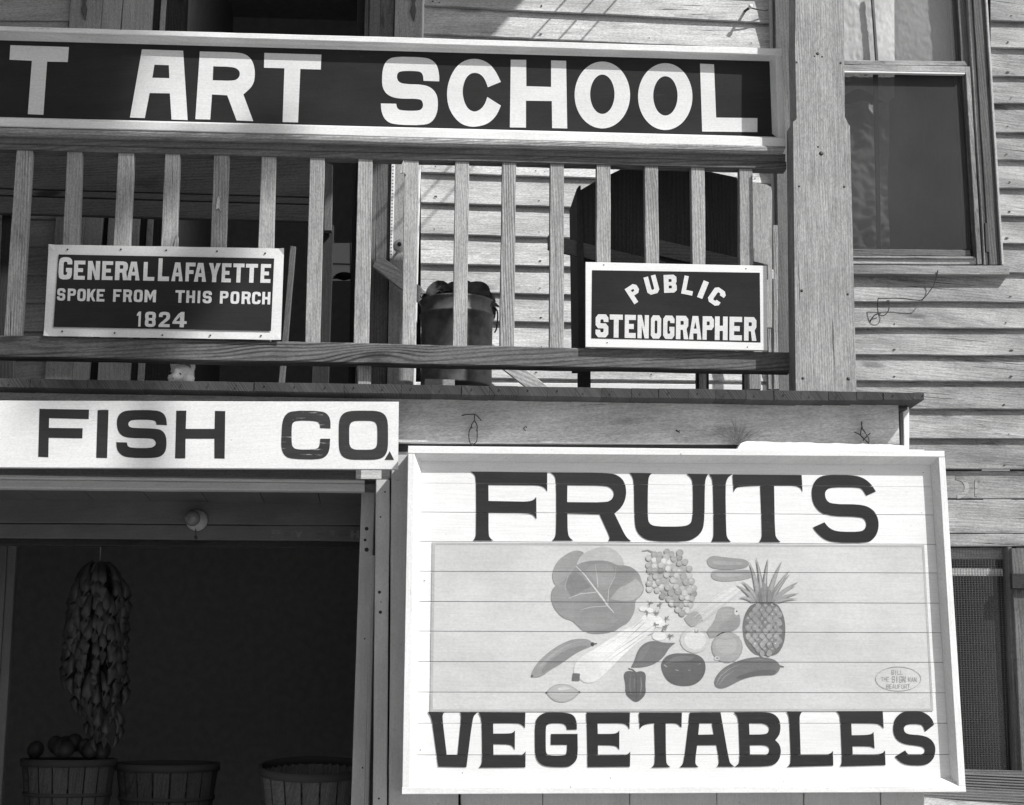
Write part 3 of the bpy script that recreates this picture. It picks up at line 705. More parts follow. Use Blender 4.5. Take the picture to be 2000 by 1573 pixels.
# ------------------------------------------------------------------ block stencil font
def G(ch, t=.3, s=.2, c=.18):
    t2 = 1-t; m = .5
    R = {
     'I': [[(.5-t/2*1.6,0),(.5+t/2*1.6,0),(.5+t/2*1.6,1),(.5-t/2*1.6,1)]],
     'L': [[(0,0),(t,0),(t,1-s),(1,1-s),(1,1),(0,1)]],
     'T': [[(0,0),(1,0),(1,s),(.5+t/2,s),(.5+t/2,1),(.5-t/2,1),(.5-t/2,s),(0,s)]],
     'E': [[(0,0),(1,0),(1,s),(t,s),(t,m-s/2),(.82,m-s/2),(.82,m+s/2),(t,m+s/2),(t,1-s),(1,1-s),(1,1),(0,1)]],
     'F': [[(0,0),(1,0),(1,s),(t,s),(t,m-s/2),(.82,m-s/2),(.82,m+s/2),(t,m+s/2),(t,1),(0,1)]],
     'H': [[(0,0),(t,0),(t,m-s/2),(t2,m-s/2),(t2,0),(1,0),(1,1),(t2,1),(t2,m+s/2),(t,m+s/2),(t,1),(0,1)]],
     'N': [[(0,0),(t,0),(t2,.55),(t2,0),(1,0),(1,1),(t2,1),(t,.45),(t,1),(0,1)]],
     'M': [[(0,0),(t*.9,0),(.5,.45),(1-t*.9,0),(1,0),(1,1),(1-t*.8,1),(1-t*.8,.42),(.5,.88),(t*.8,.42),(t*.8,1),(0,1)]],
     'A': [[(.5-t*.62,0),(.5+t*.62,0),(1,1),(1-t*.95,1),(.66,.74),(.34,.74),(t*.95,1),(0,1)], [(.5,.24),(.61,.54),(.39,.54)]],
     'Y': [[(0,0),(t,0),(.5,.36),(1-t,0),(1,0),(.5+t/2,.58),(.5+t/2,1),(.5-t/2,1),(.5-t/2,.58)]],
     'K': [[(0,0),(t,0),(t,.38),(1-t,0),(1,0),(.62,.45),(1,1),(1-t,1),(.45,.62),(t,.72),(t,1),(0,1)]],
     'O': [[(c,0),(1-c,0),(1,c*.7),(1,1-c*.7),(1-c,1),(c,1),(0,1-c*.7),(0,c*.7)], [(t+.05,s),(t2-.05,s),(t2,s+.06),(t2,1-s-.06),(t2-.05,1-s),(t+.05,1-s),(t,1-s-.06),(t,s+.06)]],
     'D': [[(0,0),(1-c*1.3,0),(1,c),(1,1-c),(1-c*1.3,1),(0,1)], [(t,s),(t2-.05,s),(t2,s+.06),(t2,1-s-.06),(t2-.05,1-s),(t,1-s)]],
     'C': [[(c,0),(1-c,0),(1,c*.7),(1,.34),(t2,.34),(t2,s+.05),(t2-.05,s),(t+.05,s),(t,s+.06),(t,1-s-.06),(t+.05,1-s),(t2-.05,1-s),(t2,1-s-.05),(t2,.66),(1,.66),(1,1-c*.7),(1-c,1),(c,1),(0,1-c*.7),(0,c*.7)]],
     'G': [[(c,0),(1-c,0),(1,c*.7),(1,.32),(t2,.32),(t2,s+.05),(t2-.05,s),(t+.05,s),(t,s+.06),(t,1-s-.06),(t+.05,1-s),(t2-.05,1-s),(t2,1-s-.05),(t2,.66),(.55,.66),(.55,.48),(1,.48),(1,1-c*.7),(1-c,1),(c,1),(0,1-c*.7),(0,c*.7)]],
     'U': [[(0,0),(t,0),(t,1-s-.06),(t+.05,1-s),(t2-.05,1-s),(t2,1-s-.06),(t2,0),(1,0),(1,1-c*.7),(1-c,1),(c,1),(0,1-c*.7)]],
     'S': [[(c,0),(1-c,0),(1,c*.7),(1,.33),(t2,.33),(t2,s+.05),(t2-.05,s),(t+.05,s),(t,s+.05),(t,m-s*.55),(t+.06,m-s/2),(1-c,m-s/2),(1,m-s/2+c*.7),(1,1-c*.7),(1-c,1),(c,1),(0,1-c*.7),(0,.67),(t,.67),(t,1-s-.05),(t+.05,1-s),(t2-.05,1-s),(t2,1-s-.05),(t2,m+s*.55),(t2-.06,m+s/2),(c,m+s/2),(0,m+s/2-c*.7),(0,c*.7)]],
     'P': [[(0,0),(1-c,0),(1,c*.7),(1,.58-c*.7),(1-c,.58),(t,.58),(t,1),(0,1)], [(t,s),(t2-.04,s),(t2,s+.04),(t2,.58-s*.9-.04),(t2-.04,.58-s*.9),(t,.58-s*.9)]],
     'R': [[(0,0),(1-c,0),(1,c*.7),(1,.55-c*.6),(.86,.56),(1.02,1),(1.02-t,1),(.56,.6),(t,.6),(t,1),(0,1)], [(t,s),(t2-.04,s),(t2,s+.04),(t2,.56-s*.8-.04),(t2-.04,.56-s*.8),(t,.56-s*.8)]],
     'B': [[(0,0),(1-c,0),(1,c*.6),(1,.45-c*.3),(.93,.5),(1,.55+c*.3),(1,1-c*.6),(1-c,1),(0,1)], [(t,s),(t2-.04,s),(t2,s+.03),(t2,.40-.03),(t2-.04,.40),(t,.40)], [(t,.60),(t2-.04,.60),(t2,.63),(t2,1-s-.03),(t2-.04,1-s),(t,1-s)]],
     '8': [[(c,0),(1-c,0),(1,c*.6),(1,.45-c*.3),(.93,.5),(1,.55+c*.3),(1,1-c*.6),(1-c,1),(c,1),(0,1-c*.6),(0,.55+c*.3),(.07,.5),(0,.45-c*.3),(0,c*.6)], [(t,s),(t2,s),(t2,.41),(t,.41)], [(t,.59),(t2,.59),(t2,1-s),(t,1-s)]],
     '1': [[(.35,0),(.72,0),(.72,1),(.35,1),(.35,.26),(.05,.30),(.05,.18)]],
     '2': [[(c,0),(1-c,0),(1,c*.7),(1,.42),(.9,.52),(.42,1-s),(1,1-s),(1,1),(0,1),(0,.83),(.6,.44),(t2,.36),(t2,s+.04),(t2-.05,s),(t+.05,s),(t,s+.04),(t,.34),(0,.34),(0,c*.7)]],
     '4': [[(.5,0),(.82,0),(.82,.6),(1,.6),(1,.78),(.82,.78),(.82,1),(.52,1),(.52,.78),(0,.78),(0,.62)], [(.52,.3),(.52,.6),(.24,.6)]],
     '.': [[(.3,.85),(.7,.85),(.7,1),(.3,1)]],
    }
    return R[ch]
def glyph_in(parent, ch, quad, Y, mat, t=.3, s=.2, c=.18, rnd=False, name='letter'):
    """quad px: TL, TR, BR, BL"""
    tl, tr_, br, bl = [Vector(q) for q in quad]
    loops = []
    for l in G(ch, t, s, c):
        q = []
        for (u, v) in l:
            top = tl.lerp(tr_, u); bot = bl.lerp(br, u); p = top.lerp(bot, v); q.append((p.x, p.y))
        if rnd: q = smooth(q, 1, 6, 70)
        loops.append(q)
    return sheet(name, parent, [(loops, 0, 0)], Y, [mat])

# ------------------------------------------------------------------ small black sign left (tin)
YL = Y0+.143
z4 = lambda x, y: (x/2.857, 400+y/2.857)
laf = empty('porch_history_sign', P(320, 570, YL), 'tin sign reading GENERAL LAFAYETTE SPOKE FROM THIS PORCH 1824 nailed to the left balusters', 'sign')
bm = bmesh.new(); NX, NY = 40, 14; gr = []
TL, TR, BR, BL = [Vector(z4(*p)) for p in ((272, 223), (1585, 245), (1567, 755), (244, 733))]
for j in range(NY+1):
    row = []
    for i in range(NX+1):
        u, v = i/NX, j/NY
        q = TL.lerp(TR, u).lerp(BL.lerp(BR, u), v)
        p = P(q.x, q.y, YL)
        edge = max(0, abs(v-.5)*2-.80)*5
        p.y += (noise.noise(Vector((u*9, v*2, 3)))*.004-.001)*edge - (.006 if (i == 0 or i == NX) and j in (0, NY) else 0)*random.random()
        row.append(bm.verts.new(p))
    gr.append(row)
gb = [[bm.verts.new(v.co+Vector((0, .0012, 0))) for v in row] for row in gr]
for j in range(NY):
    for i in range(NX):
        bm.faces.new((gr[j][i], gr[j][i+1], gr[j+1][i+1], gr[j+1][i])); bm.faces.new((gb[j][i], gb[j+1][i], gb[j+1][i+1], gb[j][i+1]))
for j in range(NY):
    for c_ in (0, NX): bm.faces.new((gr[j][c_], gr[j+1][c_], gb[j+1][c_], gb[j][c_]))
for i in range(NX):
    for c_ in (0, NY): bm.faces.new((gr[c_][i], gr[c_][i+1], gb[c_][i+1], gb[c_][i]))
bmesh.ops.recalc_face_normals(bm, faces=bm.faces)
uv_long(bm, Vector((1, 0, 0)), Vector((0, 0, 1)), Vector((0, 1, 0)))
me = bpy.data.meshes.new('tin_plate'); bm.to_mesh(me); bm.free(); link('tin_plate', me, M_tin, laf)
sheet('black_panel', laf, [([[z4(327, 278), z4(1530, 300), z4(1512, 705), z4(298, 682)]], 0, 0)], YL-.0045, [M_black])
lets = [('G',330,405,293,417),('E',415,477,312,418),('N',492,560,314,419),('E',572,632,315,420),('R',645,715,316,421),('A',712,783,318,422),('L',803,865,320,424),
        ('L',886,948,299,426),('A',960,1024,322,427),('F',1038,1092,323,428),('A',1086,1154,325,430),('Y',1166,1232,326,432),('E',1240,1292,327,433),('T',1303,1365,328,434),('T',1373,1440,330,435),('E',1457,1513,331,436),
        ('S',320,366,466,535),('P',379,425,468,537),('O',433,480,469,538),('K',487,535,470,539),('E',541,585,471,540),('F',633,678,472,542),('R',689,738,473,543),('O',748,798,474,543),('M',808,872,475,544),
        ('T',980,1032,477,547),('H',1041,1090,479,548),('I',1098,1125,480,549),('S',1133,1183,481,550),('P',1229,1276,482,552),('O',1288,1337,484,553),('R',1350,1400,485,554),('C',1408,1456,486,555),('H',1465,1510,487,556),
        ('1',763,797,596,680),('8',811,871,597,682),('2',888,950,598,683),('4',965,1044,598,684)]
for (ch, x0, x1, y0, y1) in lets:
    lean = -.045*(y1-y0)
    glyph_in(laf, ch, (z4(x0, y0), z4(x1, y0+1), z4(x1+lean, y1+1), z4(x0+lean, y1)), YL-.0055, M_letwht, .36 if y1 < 440 else .33, .2, .2, rnd=True)
for (x, y) in ((377,250),(675,249),(928,254),(1211,260),(1480,271),(347,707),(640,716),(906,728),(1174,729),(1457,731)):
    lathe('nail', laf, [(0, -.004), (.003, -.003), (.0038, 0), (0, .001)], P(*z4(x, y), YL-.002), M_iron, Vector((0, 1, 0)), 10)

# ------------------------------------------------------------------ small black sign right
YS = Y0+.132
st = empty('stenographer_sign', P(1320, 600, YS), 'small black sign with white border reading PUBLIC STENOGRAPHER hung on the railing', 'sign')
board('sign_board', st, ((1144, 512), (1497.5, 519.5)), ((1144, 678), (1499, 685)), YS, .02, M_white, wob=.0002, ch=.0015)
sheet('black_panel', st, [([[(1156.5, 528), (1484, 533), (1485.5, 669), (1155, 661)]], 0, 0)], YS-.0012, [M_black])
S_ = [('S',1163,1188),('T',1190.5,1216),('E',1220,1241.5),('N',1245,1267),('O',1271,1291),('G',1295,1317),('R',1320,1344),('A',1345.5,1370),('P',1372,1394),('H',1396,1421),('E',1424.5,1449),('R',1453,1477)]
for ch, a, b in S_:
    yt = 614+(a-1163)*.0185; yb = 659+(a-1163)*.023
    glyph_in(st, ch, ((a+.5, yt), (b+.5, yt+.5), (b, yb+.5), (a, yb)), YS-.0024, M_letwht, .37, .22, .2)
for ch, cx, cyy, w, h, rot in (('P',1239.5,573.5,24,35,-33),('U',1273,557,24,36,-15),('B',1309,554.5,25,35,-2),('L',1344.5,558,22,36,11),('I',1373,566,18,35,22),('C',1400,579.5,26,34,35)):
    a = math.radians(rot); q = []
    for (u, v) in ((-.5,-.5),(.5,-.5),(.5,.5),(-.5,.5)):
        # rot>0 leans clockwise
        xx, yy = u*w, v*h
        q.append((cx+xx*math.cos(a)-yy*math.sin(a), cyy+xx*math.sin(a)+yy*math.cos(a)))
    glyph_in(st, ch, q, YS-.0024, M_letwht, .38, .24, .22)
for (x, y) in ((1179.5, 517.5), (1457, 525), (1186, 669.5), (1460, 678)):
    lathe('nail', st, [(0, -.002), (.0025, -.001), (.0025, 0), (0, .001)], P(x, y, YS-.0005), M_iron, Vector((0, 1, 0)), 8)

# ------------------------------------------------------------------ fish sign
YF = Y0+.0
fish = empty('fish_company_sign', P(400, 850, YF), 'long white board sign with black letters reading FISH CO. under the porch edge', 'sign')
board('sign_board', fish, ((-330, 782), (779, 785)), ((-330, 912), (777.5, 917)), YF, .022, M_whiteold, wob=.0004, ch=.0015)
ZF = (0, 760, 2.5)
for i, loops in enumerate((
 [[(193,97),(435,101),(433,147),(240,142),(239,190),(404,192),(402,241),(238,238),(236,333),(187,331)]],
 [[(477,103),(530,102),(523,337),(470,336)]],
 [[(815,177),(764,175),(762,160),(745,151),(650,150),(632,158),(625,172),(632,186),(655,191),(760,193),(795,203),(813,235),(813,290),(800,320),(765,338),(625,336),(590,322),(570,295),(568,260),(620,261),(622,278),(640,288),(735,289),(757,278),(762,262),(752,246),(730,241),(640,240),(600,232),(578,210),(570,175),(572,140),(590,115),(625,103),(760,103),(795,115),(812,140)]],
 [[(861,106),(910,106),(907,195),(1048,195),(1050,107),(1100,108),(1097,340),(1047,339),(1047,243),(906,243),(905,339),(855,339)]],
 [[(1614,193),(1563,191),(1562,170),(1545,156),(1450,154),(1428,165),(1424,190),(1424,265),(1430,285),(1450,296),(1540,296),(1560,283),(1564,243),(1612,243),(1610,295),(1595,328),(1560,345),(1420,342),(1388,325),(1373,290),(1374,240),(1378,160),(1395,122),(1430,106),(1565,107),(1598,120),(1614,150)]],
 [ell(1774.5,226,120.5,120,44,4.2), ell(1774,226,69,71,36,4.5)],
 [[(1903,304),(1878,346),(1924,346)]])):
    letter(fish, [cv(l, *ZF) for l in loops], YF-.0012, M_letblk if i < 4 else M_letblkw)

# ------------------------------------------------------------------ fruits sign
YR = Y0-.07; YB = Y0-.025
fr = empty('fruits_vegetables_sign', P(1330, 1200, YB), 'big white framed board sign reading FRUITS VEGETABLES with painted produce picture', 'sign')
JL = [943.5, 1000.5, 1057.6, 1116, 1175, 1233, 1292.5, 1352, 1413, 1475]; JR = [951, 1006, 1063.5, 1119.5, 1178.5, 1236, 1294, 1353.5, 1413, 1474]
tops = [(893, 900)]+list(zip(JL, JR)); bots = list(zip(JL, JR))+[(1535, 1532)]
def jl(a, b, x): return a+(b-a)*(x-820)/990.0
for k, ((a, b), (c, d)) in enumerate(zip(tops, bots)):
    g0 = .42 if k else 0
    off = random.uniform(-.0005, .0005)
    xL = lambda y: 804-(y-887)*.0145
    xR = lambda y: 1838+(y-893)*.0612
    board('plank', fr, ((xL(a), jl(a, b, 806)+g0), (xR(a), jl(a, b, 1850)+g0)), ((xL(c), jl(c, d, 806)-g0), (xR(c), jl(c, d, 1850)-g0)), YB+off, .018, M_white, wob=.0002, ch=.0006)
slab_poly('backing', fr, [(800, 880), (1845, 890), (1880, 1540), (792, 1540)], YB+.022, .03, M_dark)
joints = [(820, a, 1810, b, .55) for a, b in zip(JL, JR)]
# frame
board('frame_rail', fr, ((797.5, 871), (1844.5, 881)), ((797, 886), (1845, 893)), YR, .212, M_frame, wob=.0003, ch=.002)
board('frame_rail', fr, ((785.5, 1538), (1886, 1535)), ((785, 1552), (1887, 1547.5)), YR-.001, .213, M_frame, wob=.0003, ch=.002)
board('frame_stile', fr, ((797, 886.5), (785.5, 1537.5)), ((810, 886.5), (801, 1537.5)), YR+.001, .211, M_frame, wob=.0003, ch=.0015)
board('frame_stile', fr, ((1833, 893.5), (1872.5, 1534.5)), ((1845.5, 893.5), (1886, 1534.5)), YR+.001, .211, M_frame, wob=.0003, ch=.0015)
i_t = [P(810, 887, YR+.005), P(1833, 893, YR+.005)]; i_b = [P(801, 1537, YR+.005), P(1872.5, 1534.5, YR+.005)]
o_t = [P(822.5, 901, YB-.002), P(1817, 908.5, YB-.002)]; o_b = [P(813.5, 1522.5, YB-.002), P(1857, 1520, YB-.002)]
quad3('frame_bevel', fr, [i_t[0], i_t[1], o_t[1], o_t[0]], M_frame)
quad3('frame_bevel', fr, [i_b[0], i_b[1], o_b[1], o_b[0]], M_frame)
quad3('frame_bevel', fr, [i_t[0], i_b[0], o_b[0], o_t[0]], M_frame)
quad3('frame_bevel', fr, [i_t[1], i_b[1], o_b[1], o_t[1]], M_frame)
ZC = (760, 740, 3.125); ZD = (1360, 740, 3.125); ZE = (760, 1350, 3.125); ZG = (1360, 1350, 3.125)
URIGHT = [(1468,575),(1605,577),(1590,590),(1580,620),(1578,850),(1588,885),(1625,902),(1790,903),(1835,890),(1855,855),(1855,640),(1845,605),(1815,580),(1948,582),(1934,605),(1927,640),(1925,870),(1910,935),(1865,975),(1810,994),(1600,992),(1545,970),(1510,930),(1498,870),(1495,630),(1485,595)]
for loops, z in (
 ([[(498,567),(965,572),(965,688),(950,665),(920,652),(880,650),(606,648),(607,746),(820,750),(860,748),(885,738),(898,722),(900,857),(880,830),(850,822),(607,820),(607,950),(615,972),(636,988),(512,988),(527,970),(532,940),(531,610),(522,585)]], ZC),
 ([[(985,572),(1340,574),(1400,590),(1438,630),(1449,690),(1440,745),(1415,790),(1375,822),(1430,935),(1450,970),(1478,992),(1338,990),(1347,975),(1345,960),(1285,828),(1088,824),(1090,940),(1100,970),(1125,988),(995,988),(1012,970),(1021,940),(1020,620),(1010,590)], [(1088,650),(1320,652),(1352,665),(1372,690),(1372,715),(1355,742),(1320,755),(1087,753)]], ZC),
 ([URIGHT], ZC),
 ([[(74,583),(222,583),(200,595),(185,620),(178,650),(182,940),(190,975),(212,995),(92,995),(103,970),(107,940),(102,640),(95,605),(84,590)]], ZD),
 ([[(222,585),(643,588),(649,693),(638,668),(610,655),(475,655),(480,945),(490,975),(515,997),(383,997),(398,975),(402,945),(390,655),(265,658),(240,668),(228,693)]], ZD),
 ([[(1096,688),(1038,714),(1015,675),(990,663),(830,662),(795,675),(783,705),(795,745),(830,765),(1000,767),(1060,785),(1100,825),(1116,885),(1105,945),(1075,985),(1035,1002),(840,1000),(780,980),(735,940),(712,908),(782,876),(810,912),(860,934),(1000,935),(1030,918),(1040,890),(1030,858),(1000,843),(820,838),(760,820),(715,770),(702,700),(712,645),(740,605),(790,586),(960,588),(1020,605),(1065,640)]], ZD),
 ([[(235,127),(338,130),(328,142),(325,165),(352,392),(418,392),(440,165),(440,142),(432,130),(541,130),(520,145),(508,180),(472,465),(300,462),(262,180),(252,150)]], ZE),
 ([[(545,130),(832,132),(829,228),(815,208),(790,199),(635,198),(636,260),(740,260),(758,252),(768,240),(767,362),(755,338),(735,326),(636,324),(637,390),(800,392),(820,385),(833,368),(832,466),(547,468),(563,450),(569,425),(566,190),(560,155)]], ZE),
 ([[(1146,235),(1085,236),(1083,215),(1065,199),(980,199),(960,208),(956,230),(956,360),(960,382),(980,394),(1065,394),(1085,382),(1087,328),(987,328),(988,262),(1150,262),(1152,390),(1140,430),(1105,458),(1080,465),(965,463),(920,445),(895,405),(890,360),(890,200),(905,160),(940,135),(975,130),(1090,132),(1130,150),(1146,190)]], ZE),
 ([[(1204,132),(1470,132),(1467,235),(1455,210),(1430,199),(1272,199),(1274,262),(1370,262),(1395,254),(1405,240),(1405,360),(1392,340),(1370,332),(1274,330),(1275,390),(1435,392),(1458,385),(1472,370),(1470,462),(1212,464),(1208,250)]], ZE),
 ([[(1525,132),(1787,132),(1785,225),(1770,206),(1745,199),(1688,199),(1690,430),(1698,450),(1718,465),(1600,467),(1618,452),(1624,430),(1618,199),(1570,202),(1545,212),(1530,232)]], ZE),
 ([[(1835,132),(2023,130),(2075,425),(2085,445),(2110,462),(2000,462),(2012,448),(2015,425),(1998,330),(1880,331),(1868,430),(1872,450),(1890,465),(1773,465),(1790,450),(1800,430),(1828,200)], [(1893,199),(1970,199),(1982,265),(1887,267)]], ZE),
 ([[(228,130),(430,128),(475,140),(505,170),(515,210),(510,265),(482,300),(508,325),(518,365),(510,410),(485,445),(440,460),(235,462),(258,445),(266,425),(258,180),(250,150)], [(322,199),(415,200),(438,212),(447,232),(438,255),(415,265),(325,266)], [(326,330),(420,330),(442,342),(448,360),(440,380),(420,390),(328,388)]], ZG),
 ([[(550,125),(645,127),(633,145),(630,170),(637,388),(790,388),(820,382),(834,365),(836,455),(555,463),(572,448),(578,425),(568,170),(562,142)]], ZG),
 ([[(855,123),(1138,122),(1144,230),(1125,208),(1100,200),(946,199),(949,270),(1050,268),(1075,260),(1082,248),(1088,352),(1075,342),(1050,337),(953,337),(955,387),(1110,386),(1140,378),(1152,362),(1155,452),(878,460),(888,440),(890,420),(880,170),(872,140)]], ZG),
 ([[(1452,205),(1397,248),(1385,215),(1370,203),(1290,202),(1272,215),(1265,232),(1275,255),(1300,265),(1380,270),(1430,290),(1458,330),(1460,370),(1448,415),(1415,445),(1375,455),(1290,453),(1245,435),(1212,400),(1275,362),(1290,385),(1310,388),(1370,388),(1392,378),(1397,360),(1385,342),(1350,334),(1270,325),(1225,300),(1203,260),(1202,210),(1215,165),(1250,132),(1290,122),(1370,122),(1415,145),(1440,172)]], ZG)):
    letter(fr, [cv(l, *z) for l in loops], YB-.0024, M_letblk, joints)
# picture panel
M_pan = paint('picture_ground', .56, streak=.08, blotch=.16, speck=.15, rough=.5)
M_panb = paint('picture_border', .43, streak=.1, blotch=.2, speck=.1)
def pg(v, nm): return paint('painted_'+nm, v, streak=.12, blotch=.30, speck=.06, rough=.5)
T_ = {k: pg(v, 'tone_%s' % k) for k, v in dict(k1=.075, k2=.12, k3=.16, k35=.18, g1=.21, g2=.265, g25=.285, g3=.31, g35=.34, g4=.37, g5=.42, l1=.47, l2=.58, w=.70).items()}
TK = list(T_.keys()); TM = [T_[k] for k in TK]; ti = {k: i for i, k in enumerate(TK)}
sheet('picture_border', fr, [([[(844, 1059.5), (1805, 1065), (1823, 1389), (840, 1390.5)], [(849.5, 1064), (1801, 1069), (1818.5, 1384.5), (845, 1386)]], 0, 0)], YB-.0024, [M_panb], joints)
sheet('picture_ground', fr, [([[(849.5, 1064), (1801, 1069), (1818.5, 1384.5), (845, 1386)]], 0, 0)], YB-.0018, [M_pan], joints)
AZ = (1000, 1050, 4.494); BZ = (1280, 1050, 4.494)
def ribbon(pl, w, z):
    pts = [Vector(p) for p in pl]; L, R = [], []
    for i, p in enumerate(pts):
        d = (pts[min(i+1, len(pts)-1)]-pts[max(i-1, 0)]).normalized(); nn = Vector((-d.y, d.x))
        ww = (w[i] if isinstance(w, (list, tuple)) else w)/2
        L.append(tuple(p+nn*ww)); R.append(tuple(p-nn*ww))
    return cv(L+R[::-1], *z)
lay = [0]
def painted(name, items, z):
    """items: (kind, data, tone, [width]); each later item sits a hair further out"""
    out = []
    for k, it in enumerate(items):
        dy = k*.000015
        if it[0] == 'p': out.append(([cv(smooth(it[1], 2, 4, 75), *z)], ti[it[2]], dy))
        elif it[0] == 'r': out.append(([ribbon(it[1], it[3], z)], ti[it[2]], dy))
        elif it[0] == 'e': out.append(([cv(ell(*it[1], 18), *z)], ti[it[2]], dy))
        elif it[0] == 'o':
            cx, cy2, rx, ry, w = it[1]; out.append(([cv(ell(cx, cy2, rx, ry, 30), *z), cv(ell(cx, cy2, rx-w, ry-w, 30), *z)], ti[it[2]], dy))
    return sheet(name, fr, out, YB-.0031, TM, joints)
painted('painted_cabbage', [
 ('p', [(385,430),(355,370),(355,300),(395,210),(470,150),(540,115),(600,115),(640,140),(700,300),(560,470)], 'g3'),
 ('p', [(560,250),(590,180),(640,130),(720,100),(800,78),(880,95),(940,140),(975,190),(985,250),(960,360),(600,360)], 'l1'),
 ('p', [(380,425),(460,380),(520,300),(560,245),(640,210),(760,200),(860,210),(920,245),(1000,245),(1060,265),(1120,320),(1140,390),(1163,450),(1140,510),(1080,555),(1083,620),(1060,690),(1020,750),(960,780),(900,825),(800,845),(700,845),(620,820),(570,770),(530,730),(450,710),(390,650),(355,590),(340,530),(350,460)], 'g2'),
 ('p', [(860,540),(940,440),(1000,420),(1090,360),(1135,410),(1155,450),(1130,505),(1075,550),(980,560)], 'g4'),
 ('p', [(700,230),(840,225),(900,270),(890,360),(850,460),(770,460),(735,380),(640,300)], 'g3'),
 ('p', [(470,440),(480,380),(530,300),(600,320),(690,430),(600,480),(520,520)], 'g1'),
 ('p', [(620,680),(700,650),(850,660),(930,720),(860,800),(720,810),(620,770)], 'g25'),
 ('r', [(560,250),(640,330),(730,450),(800,540),(840,600),(895,660)], 'l2', [5, 8, 13, 16, 12, 5]),
 ('r', [(730,235),(745,330),(755,440)], 'l1', [3, 7, 9]),
 ('r', [(495,535),(600,495),(740,480)], 'l1', [3, 6, 9]),
 ('r', [(600,635),(700,610),(830,603)], 'l1', [3, 5, 8]),
 ('r', [(915,260),(900,350),(850,450),(840,590)], 'l1', [3, 4, 5, 8]),
 ('r', [(560,250),(490,340),(465,430),(475,470)], 'g4', 4)], AZ)
painted('painted_banana', [
 ('p', [(168,1200),(200,1130),(270,1050),(370,970),(480,910),(560,890),(640,888),(690,905),(710,935),(690,960),(620,985),(540,1030),(430,1110),(340,1160),(270,1215),(220,1230),(175,1225)], 'g2'),
 ('p', [(260,1150),(360,1060),(480,980),(600,950),(680,950),(620,983),(540,1028),(430,1108),(330,1160),(260,1200)], 'g1'),
 ('p', [(230,1130),(330,1030),(450,955),(560,915),(640,905),(560,930),(460,975),(350,1055),(250,1140)], 'g3'),
 ('r', [(300,1100),(400,1010),(500,950),(590,920)], 'g1', 3),
 ('e', (176,1217,11,11), 'k2'), ('e', (707,937,18,17), 'k1'), ('r', [(715,935),(746,931)], 'k2', 10)], AZ)
painted('painted_lemon', [
 ('p', [(298,1362),(330,1320),(380,1292),(440,1283),(510,1295),(560,1325),(598,1358),(570,1395),(520,1430),(450,1452),(380,1440),(330,1405)], 'g3'),
 ('p', [(310,1362),(340,1326),(385,1300),(440,1292),(505,1303),(550,1330),(582,1358),(555,1390),(510,1420),(450,1440),(385,1430),(340,1400)], 'g4'),
 ('p', [(400,1325),(460,1305),(520,1325),(470,1340),(410,1345)], 'l1'),
 ('e', (302,1363,9,9), 'k2'), ('e', (592,1358,10,9), 'k2')], AZ)
cel = [('p', [(540,1190),(550,1110),(600,1050),(760,960),(960,820),(1100,760),(1150,690),(1180,650),(1230,690),(1300,690),(1330,740),(1250,800),(1200,860),(1050,960),(880,1130),(740,1270),(640,1280),(590,1240),(590,1195)], 'w')]
for (a, b) in (((690,1030),(1020,820)), ((800,1060),(1090,840)), ((850,1080),(1160,860)), ((760,1110),(960,960)), ((900,1000),(1230,780)), ((1010,890),(1170,740)), ((1050,800),(1150,720)), ((1180,860),(1260,830))):
    cel.append(('r', [a, ((a[0]+b[0])/2-5, (a[1]+b[1])/2+7), b], 'g4' if a[0] > 800 else 'l2', [2, 6, 3]))
cel.append(('p', [(535,1192),(597,1195),(592,1260),(525,1258)], 'k3'))
for (x, y, r) in ((1150,625,34),(1210,640,30),(1300,760,45),(1290,865,60)):
    cel.append(('e', (x, y, r, r*.7), 'w'))
rr = random.Random(3)
for (x, y) in ((1210,575),(1305,590),(1270,665),(1355,710),(1355,780),(1395,862),(1262,765),(1190,660),(1330,800)):
    cel.append(('r', [(x-5, y+35), (x, y)], 'g3', 5))
    for k in range(9):
        a = rr.uniform(0, 6.28); r = rr.uniform(18, 36)
        cel.append(('r', [(x, y), (x+r*math.cos(a), y+r*.8*math.sin(a))], 'g1' if k % 3 else 'g2', [9, 3]))
painted('painted_celery', cel, AZ)
painted('painted_leaf', [('p', [(1045,1140),(1080,1070),(1100,1000),(1140,945),(1200,912),(1260,908),(1340,925),(1435,925),(1380,970),(1340,1040),(1280,1095),(1200,1130),(1120,1142)], 'k3'),
 ('p', [(1100,1110),(1110,1020),(1150,960),(1220,930),(1200,990),(1150,1060)], 'k35')], AZ)
painted('painted_pepper', [('p', [(985,1190),(1010,1172),(1050,1172),(1085,1185),(1120,1172),(1160,1180),(1177,1210),(1170,1290),(1177,1360),(1150,1410),(1090,1452),(1030,1410),(995,1370),(998,1290),(983,1230)], 'k2'),
 ('r', [(1040,1210),(1032,1300),(1045,1380)], 'k3', [4, 16, 6]), ('r', [(1075,1240),(1072,1330)], 'k3', 10), ('r', [(1130,1220),(1137,1300),(1125,1380)], 'g1', [4, 14, 6]), ('r', [(1088,1190),(1092,1300),(1090,1420)], 'k1', 4),
 ('r', [(1022,1150),(1060,1160),(1088,1186)], 'k2', 9)], AZ)
